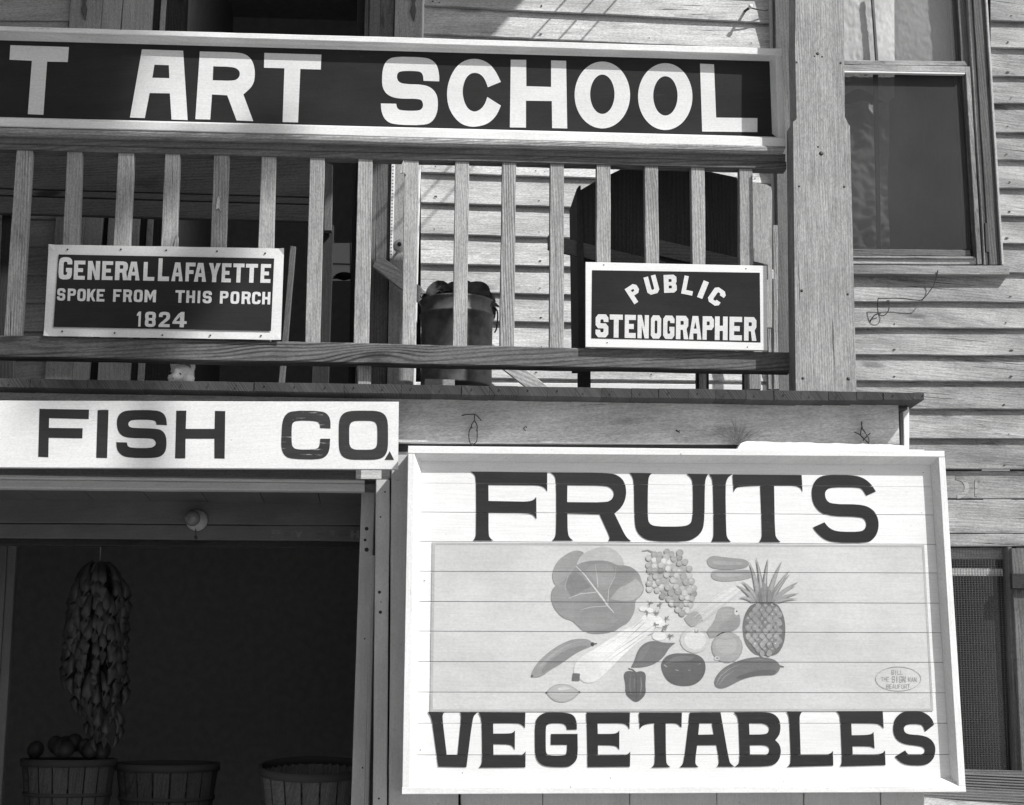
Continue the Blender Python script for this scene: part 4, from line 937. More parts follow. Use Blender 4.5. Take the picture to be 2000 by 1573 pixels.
painted('painted_squash', [('p', [(48,1140),(58,1085),(100,1037),(170,1016),(250,1018),(340,1018),(405,1048),(438,1095),(443,1170),(410,1245),(340,1295),(250,1307),(150,1290),(85,1235)], 'k2'),
  ('p', [(90,1110),(150,1050),(250,1035),(350,1050),(300,1080),(180,1090)], 'k3'), ('r', [(75,1117),(102,1137)], 'g3', 9), ('r', [(175,1161),(203,1169)], 'g3', 7), ('r', [(287,1166),(310,1164)], 'g2', 6), ('r', [(381,1114),(396,1105)], 'g2', 6)], BZ)
rr = random.Random(11)
gp = [(-70,180),(-20,150),(40,150),(60,118),(220,130),(232,190),(300,235),(305,300),(352,400),(345,470),(335,560),(290,640),(265,695),(205,700),(190,600),(90,560),(20,510),(-55,450),(-70,340),(-85,260)]
def inside(p, poly):
    c = False; n = len(poly)
    for i in range(n):
        a, b = poly[i], poly[i-1]
        if (a[1] > p[1]) != (b[1] > p[1]) and p[0] < (b[0]-a[0])*(p[1]-a[1])/(b[1]-a[1])+a[0]: c = not c
    return c
gl = [('r', [(-115,120),(-65,112),(-25,130),(10,165)], 'g2', [8, 12, 16, 20]), ('p', [(-45,200),(40,175),(200,190),(270,300),(310,440),(270,580),(230,640),(190,560),(60,490),(-30,400),(-55,300)], 'g4')]
ct = []
for _ in range(4000):
    p = (rr.uniform(-90, 352), rr.uniform(110, 700))
    if inside(p, gp) and all((p[0]-q[0])**2+(p[1]-q[1])**2 > 41**2 for q in ct): ct.append(p)
for (x, y) in sorted(ct, key=lambda q: rr.random()):
    dark = (x > 200 and rr.random() < .4) or rr.random() < .1 or y < 165
    t0 = rr.choice(['g2', 'g3', 'g1']) if dark else rr.choice(['g4', 'g5', 'g35', 'l1'])
    t1 = {'g1': 'g2', 'g2': 'g3', 'g3': 'g35', 'g35': 'g4', 'g4': 'g5', 'g5': 'l1', 'l1': 'l2'}[t0]
    r = rr.uniform(26, 31)
    gl.append(('e', (x, y, r, r), t0)); gl.append(('e', (x-4, y-4, r*.68, r*.68), t1))
    if rr.random() < .3: gl.append(('e', (x-8, y-10, r*.28, r*.22), 'l2' if not dark else 'g4'))
painted('painted_grapes', gl, BZ)
painted('painted_cucumber', [('p', [(450,215),(460,180),(510,158),(580,170),(700,183),(780,190),(825,215),(815,255),(770,272),(650,285),(540,278),(480,262)], 'g2'), ('p', [(500,205),(600,205),(760,220),(760,240),(620,245),(510,235)], 'g3')], BZ)
painted('painted_cucumber', [('p', [(490,310),(520,284),(700,288),(830,282),(870,310),(860,350),(740,378),(600,388),(520,375),(490,345)], 'g3'), ('p', [(520,320),(640,315),(780,325),(700,345),(560,350)], 'g4')], BZ)
cn = [('p', [(250,710),(330,640),(480,540),(680,410),(770,450),(600,580),(400,750),(330,790)], 'l2'), ('p', [(250,712),(300,665),(360,640),(400,680),(420,730),(330,790),(290,770)], 'g4')]
for k in range(6):
    a = (300+k*22, 690+k*18-30); b = (640+k*24, 425+k*10)
    cn.append(('r', [a, ((a[0]+b[0])/2, (a[1]+b[1])/2-4), b], 'l1' if k % 2 else 'w', 3))
painted('painted_corn', cn, BZ)
painted('painted_pear', [('p', [(445,860),(450,820),(500,760),(530,710),(540,660),(570,615),(640,603),(700,620),(735,665),(750,730),(740,780),(700,815),(620,830),(540,870),(480,887)], 'g3'),
 ('p', [(560,760),(620,740),(700,700),(735,710),(735,775),(700,812),(620,825),(560,810)], 'g25'), ('p', [(570,640),(640,620),(680,640),(660,700),(590,720)], 'g35'), ('e', (716,652,24,32), 'l2'), ('e', (714,648,7,7), 'k1')], BZ)
painted('painted_onion', [('e', (345,900,130,115), 'l1'), ('e', (347,902,125,110), 'l2'), ('e', (350,900,95,85), 'w'), ('p', [(340,800),(360,830),(380,800),(375,840),(345,840)], 'g4')], BZ)
painted('painted_orange', [('e', (630,965,138,138), 'g2'), ('e', (632,963,130,130), 'g3'), ('e', (622,945,95,90), 'g35'), ('e', (540,1062,24,18), 'l1'), ('e', (543,1060,12,8), 'g1'), ('r', [(540,880),(620,895),(740,870)], 'g1', 3)], BZ)
pa = [('p', [(860,572),(1060,572),(1110,640),(1140,740),(1142,860),(1120,960),(1060,1040),(900,1040),(840,1000),(790,930),(768,840),(768,740),(800,640)], 'k3')]
pbody = [(862,575),(1058,575),(1106,642),(1136,742),(1138,858),(1116,958),(1058,1036),(902,1036),(842,996),(793,928),(771,838),(771,742),(803,642)]
row = 0; y = 600
while y < 1035:
    x = 780+(row % 2)*33
    while x < 1140:
        if inside((x-20, y-10), pbody) and inside((x+20, y+10), pbody):
            w, h = 31, 33; j = lambda: rr.uniform(-4, 4)
            dm = [(x+j(), y-h*1.0+j()), (x+w*.8+j(), y-h*.32+j()), (x+w*.8+j(), y+h*.32+j()), (x+j(), y+h*1.0+j()), (x-w*.8+j(), y+h*.32+j()), (x-w*.8+j(), y-h*.32+j())]
            pa.append(('p', dm, rr.choice(['g3', 'g25', 'g2', 'g1'])))
            pa.append(('e', (x-3+j(), y-6+j(), rr.uniform(7, 14), rr.uniform(6, 12)), rr.choice(['g35', 'g4', 'g3'])))
            if rr.random() < .12: pa.append(('e', (x-4+j(), y-8+j(), 5, 4), 'w'))
        x += 62
    y += 38; row += 1
for (tx, ty, bx, by, wd) in ((735,530,860,560,40),(710,420,880,560,46),(760,385,900,560,50),(825,215,915,560,56),(885,180,940,560,50),(990,185,960,560,50),(1110,210,990,560,56),(1180,290,1010,560,52),(1180,325,1020,560,48),(1255,390,1035,560,44),(1230,425,1030,565,40),(1260,490,1045,568,40),(1250,540,1045,572,38)):
    mx_, my_ = (tx+bx)/2, (ty+by)/2
    side = -1 if tx < 950 else 1
    cx_, cy2 = mx_-side*18, my_-22
    pts = [(bx, by)]
    for q in (.25, .5, .75, 1.0):
        pts.append(((1-q)**2*bx+2*q*(1-q)*cx_+q*q*tx, (1-q)**2*by+2*q*(1-q)*cy2+q*q*ty))
    pa.append(('r', pts, rr.choice(['g2', 'g3', 'g1']), [wd, wd*.85, wd*.65, wd*.4, 2]))
    pa.append(('r', pts, rr.choice(['g3', 'g4']), [wd*.1, wd*.3, wd*.25, wd*.12, 1]))
pa.append(('p', [(880,560),(910,470),(960,400),(1020,470),(1050,560),(960,580)], 'g1'))
for k in range(9): pa.append(('r', [(900+k*16, 568), (880+k*20+rr.uniform(-8, 8), 420+abs(k-4)*16)], rr.choice(['g3', 'g2', 'k3']), [10, 3]))
painted('painted_pineapple', pa, BZ)
painted('painted_squash', [('p', [(515,1280),(530,1220),(590,1150),(680,1100),(800,1060),(920,1047),(1030,1065),(1070,1090),(1105,1135),(1060,1210),(960,1210),(850,1220),(750,1250),(660,1300),(590,1328),(535,1318)], 'k3'),
 ('p', [(700,1230),(850,1170),(1000,1160),(1060,1170),(1050,1205),(960,1205),(850,1215),(740,1248)], 'k2'),
 ('r', [(535,1290),(570,1220),(640,1160),(740,1110)], 'g2', [3, 8, 7, 3]), ('r', [(560,1290),(610,1220),(690,1170)], 'g2', [3, 7, 3]), ('r', [(545,1260),(580,1190),(650,1140)], 'g1', 5), ('r', [(800,1085),(920,1070),(1020,1085)], 'g1', [3, 10, 3]),
 ('r', [(1095,1130),(1130,1137)], 'k2', [16, 6])], BZ)
# signature oval
sg = lambda x, y: (1690+x/15.38, 1280+y/15.38)
M_sig = paint('signature_paint', .41, streak=.4, blotch=.4, speck=0)
sheet('signature_oval', fr, [([[sg(*p) for p in ell(995, 710, 690, 372, 48)], [sg(*p) for p in ell(995, 710, 672, 354, 48)]], 0, 0)], YB-.0031, [M_sig])
def sig(txt, x0, x1, y0, y1, t=.16, s=.11):
    n = len(txt); w = (x1-x0)/n
    for k, ch in enumerate(txt):
        if ch == ' ': continue
        a = x0+k*w+w*.08; b = x0+(k+1)*w-w*.12
        glyph_in(fr, ch, (sg(a, y0), sg(b, y0), sg(b, y1), sg(a, y1)), YB-.0031, M_sig, t, s, .15)
sig('BILL', 790, 1150, 440, 575); sig('THE', 480, 735, 645, 780); sig('SIGN', 800, 1230, 622, 812); sig('MAN', 1290, 1565, 655, 795); sig('BEAUFORT', 635, 1355, 868, 995)
# a few nail specks on the sign
for (x, y) in ((829, 1134), (821, 1465), (1115, 1537), (903, 1510), (1192, 1520), (1530, 1527), (1803, 923), (1330, 887)):
    lathe('nail', fr, [(0, -.001), (.002, -.001), (.002, 0), (0, .001)], P(x, y, YB-.0015 if 1000 < y < 1500 else YR-.001), M_iron, Vector((0, 1, 0)), 7)

# ------------------------------------------------------------------ shop front
shop = empty('shop_front', (P(700, 1478, Y0).x, Y0+.2, 0), 'open shop front with dark doorway framed in shaded grey boards', 'shop front')
def sb(name, e1, e2, Y, d, mat, **k): return board(name, shop, e1, e2, Y, d, mat, **k)
sb('header_board', ((-330, 876), (770, 884)), ((-330, 923), (770, 937)), Y0+.145, .04, M_casdk)
sb('backing_board', ((740, 880), (1800, 880)), ((740, 2250), (1800, 2250)), Y0+.19, .03, M_dark)
sb('sunpatch_board', ((695, 884), (745, 884)), ((695, 936), (745, 936)), Y0+.139, .005, M_siding, ch=.001)  # paler piece of the header, added so the sun patch reads bright
sb('moulding', ((-330, 922), (712, 937)), ((-330, 931), (712, 943)), Y0+.15, .05, M_shade, ch=.004)
sb('moulding', ((-330, 931.5), (712, 943.5)), ((-330, 951), (712, 960)), Y0+.17, .05, M_shade, ch=.006)
a = P(-330, 950, Y0+.2); b = P(735, 961, Y0+.2)
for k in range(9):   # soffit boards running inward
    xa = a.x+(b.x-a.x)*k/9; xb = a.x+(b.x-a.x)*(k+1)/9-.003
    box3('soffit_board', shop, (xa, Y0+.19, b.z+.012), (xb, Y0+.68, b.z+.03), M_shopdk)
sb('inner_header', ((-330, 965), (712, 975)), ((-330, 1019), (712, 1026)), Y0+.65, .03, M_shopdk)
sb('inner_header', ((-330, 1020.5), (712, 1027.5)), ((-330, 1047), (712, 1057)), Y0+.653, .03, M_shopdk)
sb('inner_lip', ((-20, 1050), (712, 1058)), ((-20, 1064), (712, 1072)), Y0+.72, .03, M_dark)
def lean(x0, y0, x1, y1, ya, yb):
    f = lambda y: x0+(x1-x0)*(y-y0)/(y1-y0)
    return (f(ya), ya), (f(yb), yb)
def vs_(name, L, R, ya, yb, Y, d, mat, **k): return sb(name, lean(*L, ya, yb), lean(*R, ya, yb), Y, d, mat, **k)
vs_('jamb_board', (706, 975, 685, 1573), (733, 940, 712, 1573), 955, 2250, Y0+.30, .05, M_shade)
vs_('jamb_strip', (725, 1100, 712, 1573), (733, 1100, 721, 1573), 1085, 2250, Y0+.285, .02, M_shade)
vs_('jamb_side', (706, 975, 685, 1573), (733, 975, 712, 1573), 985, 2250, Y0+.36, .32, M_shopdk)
vs_('casing_board', (734, 937, 728, 1573), (761, 937, 755.5, 1573), 937, 2250, Y0+.14, .05, M_shade)
vs_('casing_board', (764.5, 880, 759, 1573), (900, 880, 895, 1573), 880, 2250, Y0+.14, .04, M_shade)
for (x0, x1) in ((900, 1060), (1060, 1230), (1230, 1400), (1400, 1570), (1570, 1720), (1720, 1806)):
    sb('wall_board', ((x0+.6, 878), (x0+.6, 2250)), ((x1-.6, 878), (x1-.6, 2250)), Y0+.145+random.uniform(0, .003), .04, M_shade)
vs_('jamb_board', (-330, 1050, -330, 1573), (15, 1050, -15, 1573), 1021, 2250, Y0+1.2, .05, M_shopdk)  # dark colour on both left jambs stands in for shade
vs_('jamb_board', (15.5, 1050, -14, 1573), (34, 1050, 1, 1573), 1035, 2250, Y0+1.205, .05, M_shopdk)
# side wall of the projecting shop block and interior
aa = P(1806, 1478, Y0+.145)
box3('side_wall', shop, (aa.x-.03, Y0+.185, 0), (aa.x, YW, zdeck-.045), M_shade)
xl = P(-1150, 1478, Y0).x; xr = P(775, 1478, Y0+.7).x; zt_ = zdeck-.06
for lo, hi in (((xl, Y0+.7, 0), (xl+.03, 10.5, zt_)), ((xr, Y0+.7, 0), (xr+.03, 10.5, zt_)), ((xl, 10.5, 0), (xr, 10.53, zt_)), ((xl, Y0+.7, zt_-.02), (xr, 10.5, zt_)), ((xl, Y0+.2, 0), (xr, 10.5, .03))):
    box3('room_wall', shop, lo, hi, M_room)
# faint old lettering on the inner header
M_faint = paint('faint_letters', .16, streak=.5, blotch=.6, speck=0)
for k, ch in enumerate('RAY FISH'):
    if ch != ' ':
        x0 = 531+k*22
        glyph_in(shop, ch, ((x0, 1036), (x0+17, 1036.2), (x0+16.5, 1052), (x0-.5, 1051.8)), Y0+.651, M_faint, .34, .22, .2)
# knots and nail stains on the casings
for (x, y, r, Yk) in ((741, 1157, 3.2, .1395), (743, 1196, 3.4, .1395), (744, 1176, 1.2, .1395), (716, 1033, 4, .2995), (713, 1055, 3, .2995), (716, 1074, 4.5, .2995), (752, 961, 1.8, .1395), (743, 1010, 1.8, .1395), (740, 1560, 2, .1395), (712, 1248, 1.5, .2995), (708, 1500, 1.8, .2995)):
    lathe('knot', shop, [(0, -.0003), (r*.0019, -.0003), (r*.002, 0)], P(x, y, Y0+Yk), M_iron, Vector((0, 1, 0)), 9)

# lamp
lc = P(384, 1016, Y0+.62)
lamp = empty('porch_lamp', lc, 'round porcelain lamp holder with bare bulb above the dark doorway', 'lamp')
M_greyporc = plain('grey_porcelain', .42, .3, 0, .2)  # porcelain toned down to an even mid grey
lathe('lamp_base', lamp, [(0, .03), (.042, .03), (.046, .01), (.040, -.005), (.028, -.012), (.027, -.03), (0, -.03)], lc, M_greyporc, Vector((0, 1, 0)), 28)
M_bulb = plain('grey_bulb', .16, .25, 0, .3)  # bulb in an even dark grey
bc = lc+Vector((-.012, -.055, 0))
lathe('bulb', lamp, [(.034*math.sin(math.pi*k/12), -.036*math.cos(math.pi*k/12)) for k in range(13)], bc, M_bulb, Vector((.1, 1, 0)), 20)
tube('pull_cord', lamp, [lc+Vector((0, -.02, -.04)), lc+Vector((.002, -.02, -.075))], .002, M_iron, 6)
lathe('pull_knob', lamp, [(0, -.008), (.007, 0), (.006, .008), (0, .012)], lc+Vector((.002, -.02, -.08)), M_iron, Vector((0, 0, 1)), 10)

# banana bunch
Ybn = 8.2
bb = empty('banana_bunch', P(197, 1110, Ybn), 'bunch of bananas hanging on a cord in the dark shop doorway', 'bananas')
M_ban = plain('banana_skin', .06, .55, 0, .4, 30)
tubepx('cord', bb, [(197, 1050), (196, 1080), (195, 1108)], Ybn, .002, M_siding, 5)
tubepx('stalk', bb, [(195, 1105), (190, 1180), (185, 1300), (196, 1400), (204, 1450)], Ybn, [.02, .022, .02, .014, .008], M_ban, 8)
bmB = bmesh.new()
tube_bm(bmB, [Vector((.0, 0, .01)), Vector((.014, 0, 0)), Vector((.028, 0, -.022)), Vector((.038, 0, -.05)), Vector((.042, 0, -.08)), Vector((.038, 0, -.11)), Vector((.028, 0, -.135)), Vector((.018, 0, -.150)), Vector((.013, 0, -.157))], [.004, .006, .012, .0155, .017, .0160, .0125, .006, .003], 9)
for f in bmB.faces: f.smooth = True
meB = bpy.data.meshes.new('banana'); bmB.to_mesh(meB); bmB.free(); meB.materials.append(M_ban)
rr = random.Random(5)
for tier in range(15):
    yy = 1118+tier*21; cx_ = 195-8*math.sin(tier*.22)+ (tier > 11)*(tier-11)*4; nB = 11 if tier < 9 else (7 if tier < 12 else 3)
    for k in range(nB):
        o = bpy.data.objects.new('banana', meB); COL.objects.link(o)
        an = 2*math.pi*k/nB+rr.uniform(-.2, .2)+tier*.35
        q = P(cx_, yy+rr.uniform(-4, 4), Ybn); rad = .02+.055*math.sin(min(1, (tier+2)/6)*1.57)*(1 if tier < 8 else max(.15, 1-(tier-7)*.16))
        o.location = q+Vector((math.cos(an)*rad, math.sin(an)*rad, .03)); o.rotation_euler = (rr.uniform(-.15, .15), rr.uniform(-.25, .15), an); sc_ = rr.uniform(1.05, 1.35)*(1 if tier < 11 else .8); o.scale = (sc_,)*3
        o.parent = bb; o.matrix_parent_inverse = Matrix.Translation(-bb.location)

# baskets
M_bask = wood('basket_slat', .15, ring=.2, fiber=.3, blotch=.3, crack=.3, freq=60, var=.35, knots=0)
M_hoop = wood('basket_hoop', .11, ring=.2, fiber=.3, blotch=.3, crack=.3, freq=60, var=.2, knots=0)
def basket(cx, cyp, Y, r, h, label, tilt=.0, fill=False):
    c = P(cx, cyp, Y)
    o = empty('bushel_basket', c, label, 'basket', 'bushel baskets in the shop doorway')
    R = Matrix.Rotation(tilt, 4, 'X')
    n = 18
    for k in range(n):
        a0 = 2*math.pi*k/n+.02; a1 = 2*math.pi*(k+1)/n-.02
        bm = bmesh.new(); vs = []
        for t in range(5):
            t /= 4; rr_ = r*(1-.18*t); z = -h*t
            for rad in (rr_, rr_-.004):
                for a_ in (a0, (a0+a1)/2, a1): vs.append(bm.verts.new(c+(R @ Vector((rad*math.cos(a_), rad*math.sin(a_), z)))))
        for t in range(4):
            b_ = t*6
            for i in range(2):
                bm.faces.new((vs[b_+i], vs[b_+i+1], vs[b_+7+i], vs[b_+6+i])); bm.faces.new((vs[b_+3+i], vs[b_+9+i], vs[b_+10+i], vs[b_+4+i]))
        bmesh.ops.recalc_face_normals(bm, faces=bm.faces)
        uv_long(bm, Vector((0, 0, 1)), Vector((1, 0, 0)), Vector((0, 1, 0)))
        me = bpy.data.meshes.new('slat'); bm.to_mesh(me); bm.free(); link('slat', me, M_bask, o)
    for zz, hh in ((.005, .035), (-h*.45, .018)):
        ax = (R @ Vector((0, 0, 1)))
        rr_ = r*(1+.18*zz/h)+.004
        lathe('hoop', o, [(rr_-.012, .0), (rr_+.002, 0), (rr_+.001, -hh), (rr_-.012, -hh), (rr_-.012, 0)], c+(R @ Vector((0, 0, zz))), M_hoop, ax, 40)
    lathe('basket_base', o, [(0, -h*.98), (r*.82, -h*.98)], c, M_bask, (R @ Vector((0, 0, 1))), 24)
    if fill:
        rq = random.Random(2)
        for k in range(14):
            a_ = rq.uniform(0, 6.28); d_ = r*.75*math.sqrt(rq.random()); q = c+Vector((math.cos(a_)*d_, math.sin(a_)*d_-.02, .02+.06*(1-d_/r)+rq.uniform(0, .02)))
            lathe('potato', o, [(.04*math.sin(math.pi*j/8), -.045*math.cos(math.pi*j/8)) for j in range(9)], q, M_ban, Vector((rq.random()-.5, rq.random()-.5, .6)), 12)
    return o
basket(612, 1497, 7.9, .235, .34, 'empty slatted bushel basket at the right side of the dark doorway', .16)
basket(328, 1492, 8.9, .25, .34, 'slatted bushel basket in the middle between the two other baskets', .05)
basket(135, 1484, 8.8, .225, .34, 'bushel basket heaped with round produce under the hanging bananas', .03, True)
ct_ = P(400, 1660, 8.0)
tb = empty('display_counter', (ct_.x, 8.0, 0), 'dark wooden counter carrying the baskets inside the doorway', 'counter')
box3('counter_top', tb, (xl+1.9, 7.62, ct_.z-.05), (xr-.05, 9.4, ct_.z-.01), M_dark)
for xx in (xl+2.0, xr-.15):
    for yy in (7.66, 9.3): box3('leg', tb, (xx, yy, .03), (xx+.06, yy+.06, ct_.z-.051), M_dark)

# ------------------------------------------------------------------ things on the porch
# dark boarded panel across behind the railing, left
dp = empty('dark_plank_panel', P(320, 400, 8.12), 'wide dark plank panel standing behind the left railing above the Lafayette sign', 'panel')
Yd = 8.12
def db(name, ya0, ya1, yb0, yb1, Y, mat, xl=-330, xr=641): return board(name, dp, ((xl, ya0), (xr, ya1)), ((xl, yb0), (xr, yb1)), Y, .03, mat)
db('plank', 286, 310, 358, 386, Yd, M_casdk); db('plank', 360, 388, 372, 400, Yd+.004, M_casdk); db('plank', 374, 402, 408, 434, Yd-.004, M_casdk)
board('end_board', dp, ((632, 318), (632, 450)), ((650, 322), (648, 450)), Yd-.03, .05, M_casdk)
for (xx, t_) in ((-200, 408), (20, 412), (636, 440)):
    board('leg', dp, ((xx-16, t_), (xx-30, 800)), ((xx+16, t_), (xx+4, 800)), Yd+.03, .05, M_dark)
board('stay', dp, ((566, 480), (541, 780)), ((578, 482), (553, 780)), Yd-.02, .03, M_casdk)

# tall settle behind the stenographer sign, shade put into its dark back
Ys = Y0+.42
se = empty('boarded_settle', P(1310, 760, Ys), 'tall boarded settle with slanting arms, back coloured dark for shade, behind the stenographer sign', 'settle')
slab_poly('back_panel', se, [(1133, 372), (1160, 356), (1225, 325), (1378, 334), (1440, 347), (1440, 640), (1133, 640)], Ys, .025, M_dark)  # dark colour stands for shade on a grey panel
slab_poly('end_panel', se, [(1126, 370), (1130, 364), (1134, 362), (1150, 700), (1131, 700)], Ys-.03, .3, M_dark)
slab_poly('side_board', se, [(1441, 350), (1498, 361), (1506, 366), (1508, 374), (1508, 640), (1441, 640)], Ys+.01, .02, M_casing)  # same grey panel, left paler outside the painted shade
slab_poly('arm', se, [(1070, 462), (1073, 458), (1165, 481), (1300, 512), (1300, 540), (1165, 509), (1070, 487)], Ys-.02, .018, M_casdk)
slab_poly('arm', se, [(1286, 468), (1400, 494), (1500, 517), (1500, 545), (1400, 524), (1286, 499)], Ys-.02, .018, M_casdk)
for (a_, b_, mt, Yk) in ((1129, 1153, M_dark, Ys-.02), (1361, 1384, M_dark, Ys+.05), (1452, 1462, M_dark, Ys+.05)):
    board('leg', se, ((a_, 641), (a_+1, 790)), ((b_, 641), (b_+1, 790)), Yk, .04, mt)
board('leg', se, ((1367, 641), (1368, 790)), ((1379, 641), (1380, 790)), Ys-.03, .03, M_siding)

# leaning brace
br = board('leaning_board', None, ((740, 496), (1098, 777)), ((728, 521), (1053, 777)), YW-.12, .02, M_brace)
tag(br, 'long bare plank leaning diagonally against the porch wall behind the can', 'plank')

# can with dried plant
Yc = YW-.42
cc = P(891, 760, Yc); rC = (967-815)/2*Yc/F; hC = P(891, 592, Yc).z-cc.z
can = empty('lard_can', cc, 'big dark metal can planted with drooping leaves on the porch floor', 'planter')
M_can = plain('dark_tin', .13, .55, .3, .8, 14)
lathe('can_body', can, [(0, 0), (rC*.93, 0), (rC*.94, .01), (rC*.93, hC*.28), (rC*.94, hC*.30), (rC*.93, hC*.32), (rC*.95, hC*.80), (rC*1.0, hC*.82), (rC*1.0, hC*.84), (rC*.96, hC*.86), (rC*.96, hC*.98), (rC, hC), (rC*.98, hC*1.005), (rC*.94, hC*.97), (0, hC*.9)], cc, M_can, Vector((0, 0, 1)), 48)
tubepx('handle', can, [(966, 600), (972, 612), (970, 640), (966, 650)], Yc-.1, .004, M_iron)
M_leaf = plain('plant_leaf', .07, .5, 0, .5, 25)
def leaf(parent, pts, w, name='leaf'):
    bm = bmesh.new(); rows = []
    pts = catmull(pts, 5) if len(pts) > 3 else pts
    n = len(pts)
    for i, p in enumerate(pts):
        d = (pts[min(i+1, n-1)]-pts[max(i-1, 0)]).normalized(); s = d.cross(Vector((0, -1, .25))).normalized()
        t = i/(n-1); ww = w*math.sin(math.pi*min(.97, t*.9+.08))**.8
        fold = Vector((0, -.25*ww, .35*ww))
        rows.append([bm.verts.new(p+s*ww+fold), bm.verts.new(p), bm.verts.new(p-s*ww+fold)])
    for i in range(n-1):
        for k in range(2): bm.faces.new((rows[i][k], rows[i][k+1], rows[i+1][k+1], rows[i+1][k]))
    bmesh.ops.solidify(bm, geom=bm.faces[:], thickness=.0012)
    for f in bm.faces: f.smooth = True
    me = bpy.data.meshes.new(name); bm.to_mesh(me); bm.free(); return link(name, me, M_leaf, parent)
for pl_, w in ((((885, 592), (872, 572), (858, 563), (840, 575), (829, 589)), .03), (((890, 590), (893, 568), (905, 558), (925, 556)), .028), (((895, 592), (915, 572), (940, 566), (957, 575)), .035),
              (((905, 596), (930, 586), (950, 590), (975, 600)), .030), (((880, 592), (862, 580), (852, 575), (846, 588)), .022), (((900, 594), (925, 584), (945, 580), (960, 584)), .035), (((888, 590), (880, 575), (888, 562), (900, 560)), .03), (((835, 592), (826, 580), (821, 573)), .018), (((910, 598), (932, 582), (955, 578), (968, 590)), .02), (((870, 594), (858, 578), (866, 566), (884, 570)), .02), (((920, 600), (940, 598), (960, 606), (966, 622)), .022), (((880, 596), (898, 578), (915, 574), (930, 582)), .026)):
    pp = [P(x, y, Yc-.05+random.uniform(-.03, .03)) for (x, y) in pl_]
    leaf(can, pp, w)
tag(slab_poly('wood_block', None, [(830, 740), (888, 742), (889, 775), (830, 775)], Y0+.6, .1, M_casing), 'small pale wood block on the porch floor before the big can', 'block')
# insulator
ic = P(780, 480, YW-.13)
ins = empty('porcelain_insulator', ic, 'white porcelain knob on an iron bolt beside the porch doorway', 'insulator')
lathe('knob', ins, [(.008, .03), (.030, .028), (.032, .012), (.024, .004), (.030, -.006), (.027, -.018), (.009, -.02)], ic, M_porcelain, Vector((0, 1, 0)), 26)
lathe('bolt', ins, [(0, -.032), (.010, -.030), (.011, -.018), (.006, -.016), (.006, .09)], ic, M_iron, Vector((0, 1, 0)), 12)
hk = empty('iron_hook', P(1466, 14, YW-.09), 'iron spike sticking out of the upper wall near the post', 'hook')
tubepx('spike', hk, [(1452, 24, YW), (1466, 14, YW-.10)], 0, .007, M_iron, 8)
tubepx('arm', hk, [(1466, 16, YW-.08), (1482, 19, YW-.07), (1500, 20, YW-.05)], 0, .004, M_iron, 8)
lathe('tip', hk, [(0, -.01), (.011, -.008), (.012, .004), (0, .006)], P(1466, 13, YW-.10), M_porcelain, Vector((0, 1, 0)), 12)

# things seen through the open porch door
iw = empty('inner_window', P(670, 500, YW+1.2), 'small paned window with houseplant seen through the dark porch doorway', 'window')
M_day = bpy.data.materials.new('window_daylight'); M_day.use_nodes = True
bb_ = M_day.node_tree.nodes['Principled BSDF']; bb_.inputs['Base Color'].default_value = (.2, .2, .2, 1); bb_.inputs['Emission Color'].default_value = (1, 1, 1, 1); bb_.inputs['Emission Strength'].default_value = .045
slab_poly('pane', iw, [(644, 475), (690, 475), (690, 548), (643, 548)], YW+1.22, .01, M_day)
board('muntin', iw, ((642, 513), (694, 515)), ((642, 516), (694, 518)), YW+1.2, .01, M_room)
board('muntin', iw, ((683, 472), (683, 550)), ((685.5, 472), (685.5, 550)), YW+1.19, .01, M_room)
ip = empty('houseplant', P(668, 560, YW+1.1), 'spiky houseplant silhouetted before the small inner window', 'plant')
for k in range(11):
    a_ = math.radians(200+k*14); x0, y0 = 672, 548
    leaf(ip, [P(x0, y0, YW+1.1), P(x0+14*math.cos(a_), y0+14*math.sin(a_), YW+1.1), P(x0+26*math.cos(a_), y0+20*math.sin(a_)+4, YW+1.1)], .012)

# wires on fascia and wall
def wires(name, label, lines, r=.0022, cat='wire', group=None):
    o = empty(name, P(lines[0][0][0], lines[0][0][1], lines[0][0][2]), label, cat, group)
    for l in lines: tubepx('wire_strand', o, l, 0, r, M_iron, 6)
    return o
f1 = Y0+.095
wires('twisted_wire', 'twisted iron wire hanging from the fascia above the word FRUITS', [[(902, 812, f1+.01), (912, 810, f1), (928, 810, f1-.01), (935, 816, f1), (940, 822, f1)], [(927, 810, f1), (926, 822, f1), (921, 830, f1), (922, 838, f1)], [(927, 822, f1), (932, 832, f1), (931, 842, f1-.01)],
      [(921, 832, f1), (916, 845, f1), (917, 862, f1), (922, 868, f1), (931, 862, f1), (932, 840, f1)], [(922, 866, f1), (923, 876, f1-.05)]])
wires('twisted_wire', 'twisted iron wire at the right end of the fascia above the sign corner', [[(1683, 824, f1+.01), (1684, 836, f1), (1690, 846, f1-.01), (1697, 858, f1-.02), (1696, 872, f1-.06)], [(1683, 834, f1), (1681, 850, f1), (1690, 860, f1), (1697, 866, f1-.02)], [(1668, 844, f1), (1680, 850, f1), (1698, 868, f1)], [(1700, 846, f1), (1692, 853, f1), (1686, 861, f1)]], .0022)
w1 = YW-.06
wires('loose_wire', 'loose bent wire stuck to the siding below the right window', [[(1832, 528, YW-.07), (1828, 545, w1), (1822, 560, w1), (1803, 584, w1), (1786, 586, w1), (1762, 583, w1), (1735, 583, w1), (1715, 583, w1)], [(1715, 583, w1), (1714, 600, w1), (1716, 613, w1), (1724, 617, w1), (1732, 612, w1), (1737, 600, w1), (1736, 587, w1), (1731, 590, w1)],
      [(1720, 612, w1+.02), (1708, 616, w1+.02), (1700, 628, w1+.03), (1695, 644, w1+.04)], [(1803, 584, w1), (1806, 580, w1-.01)]], .0028)
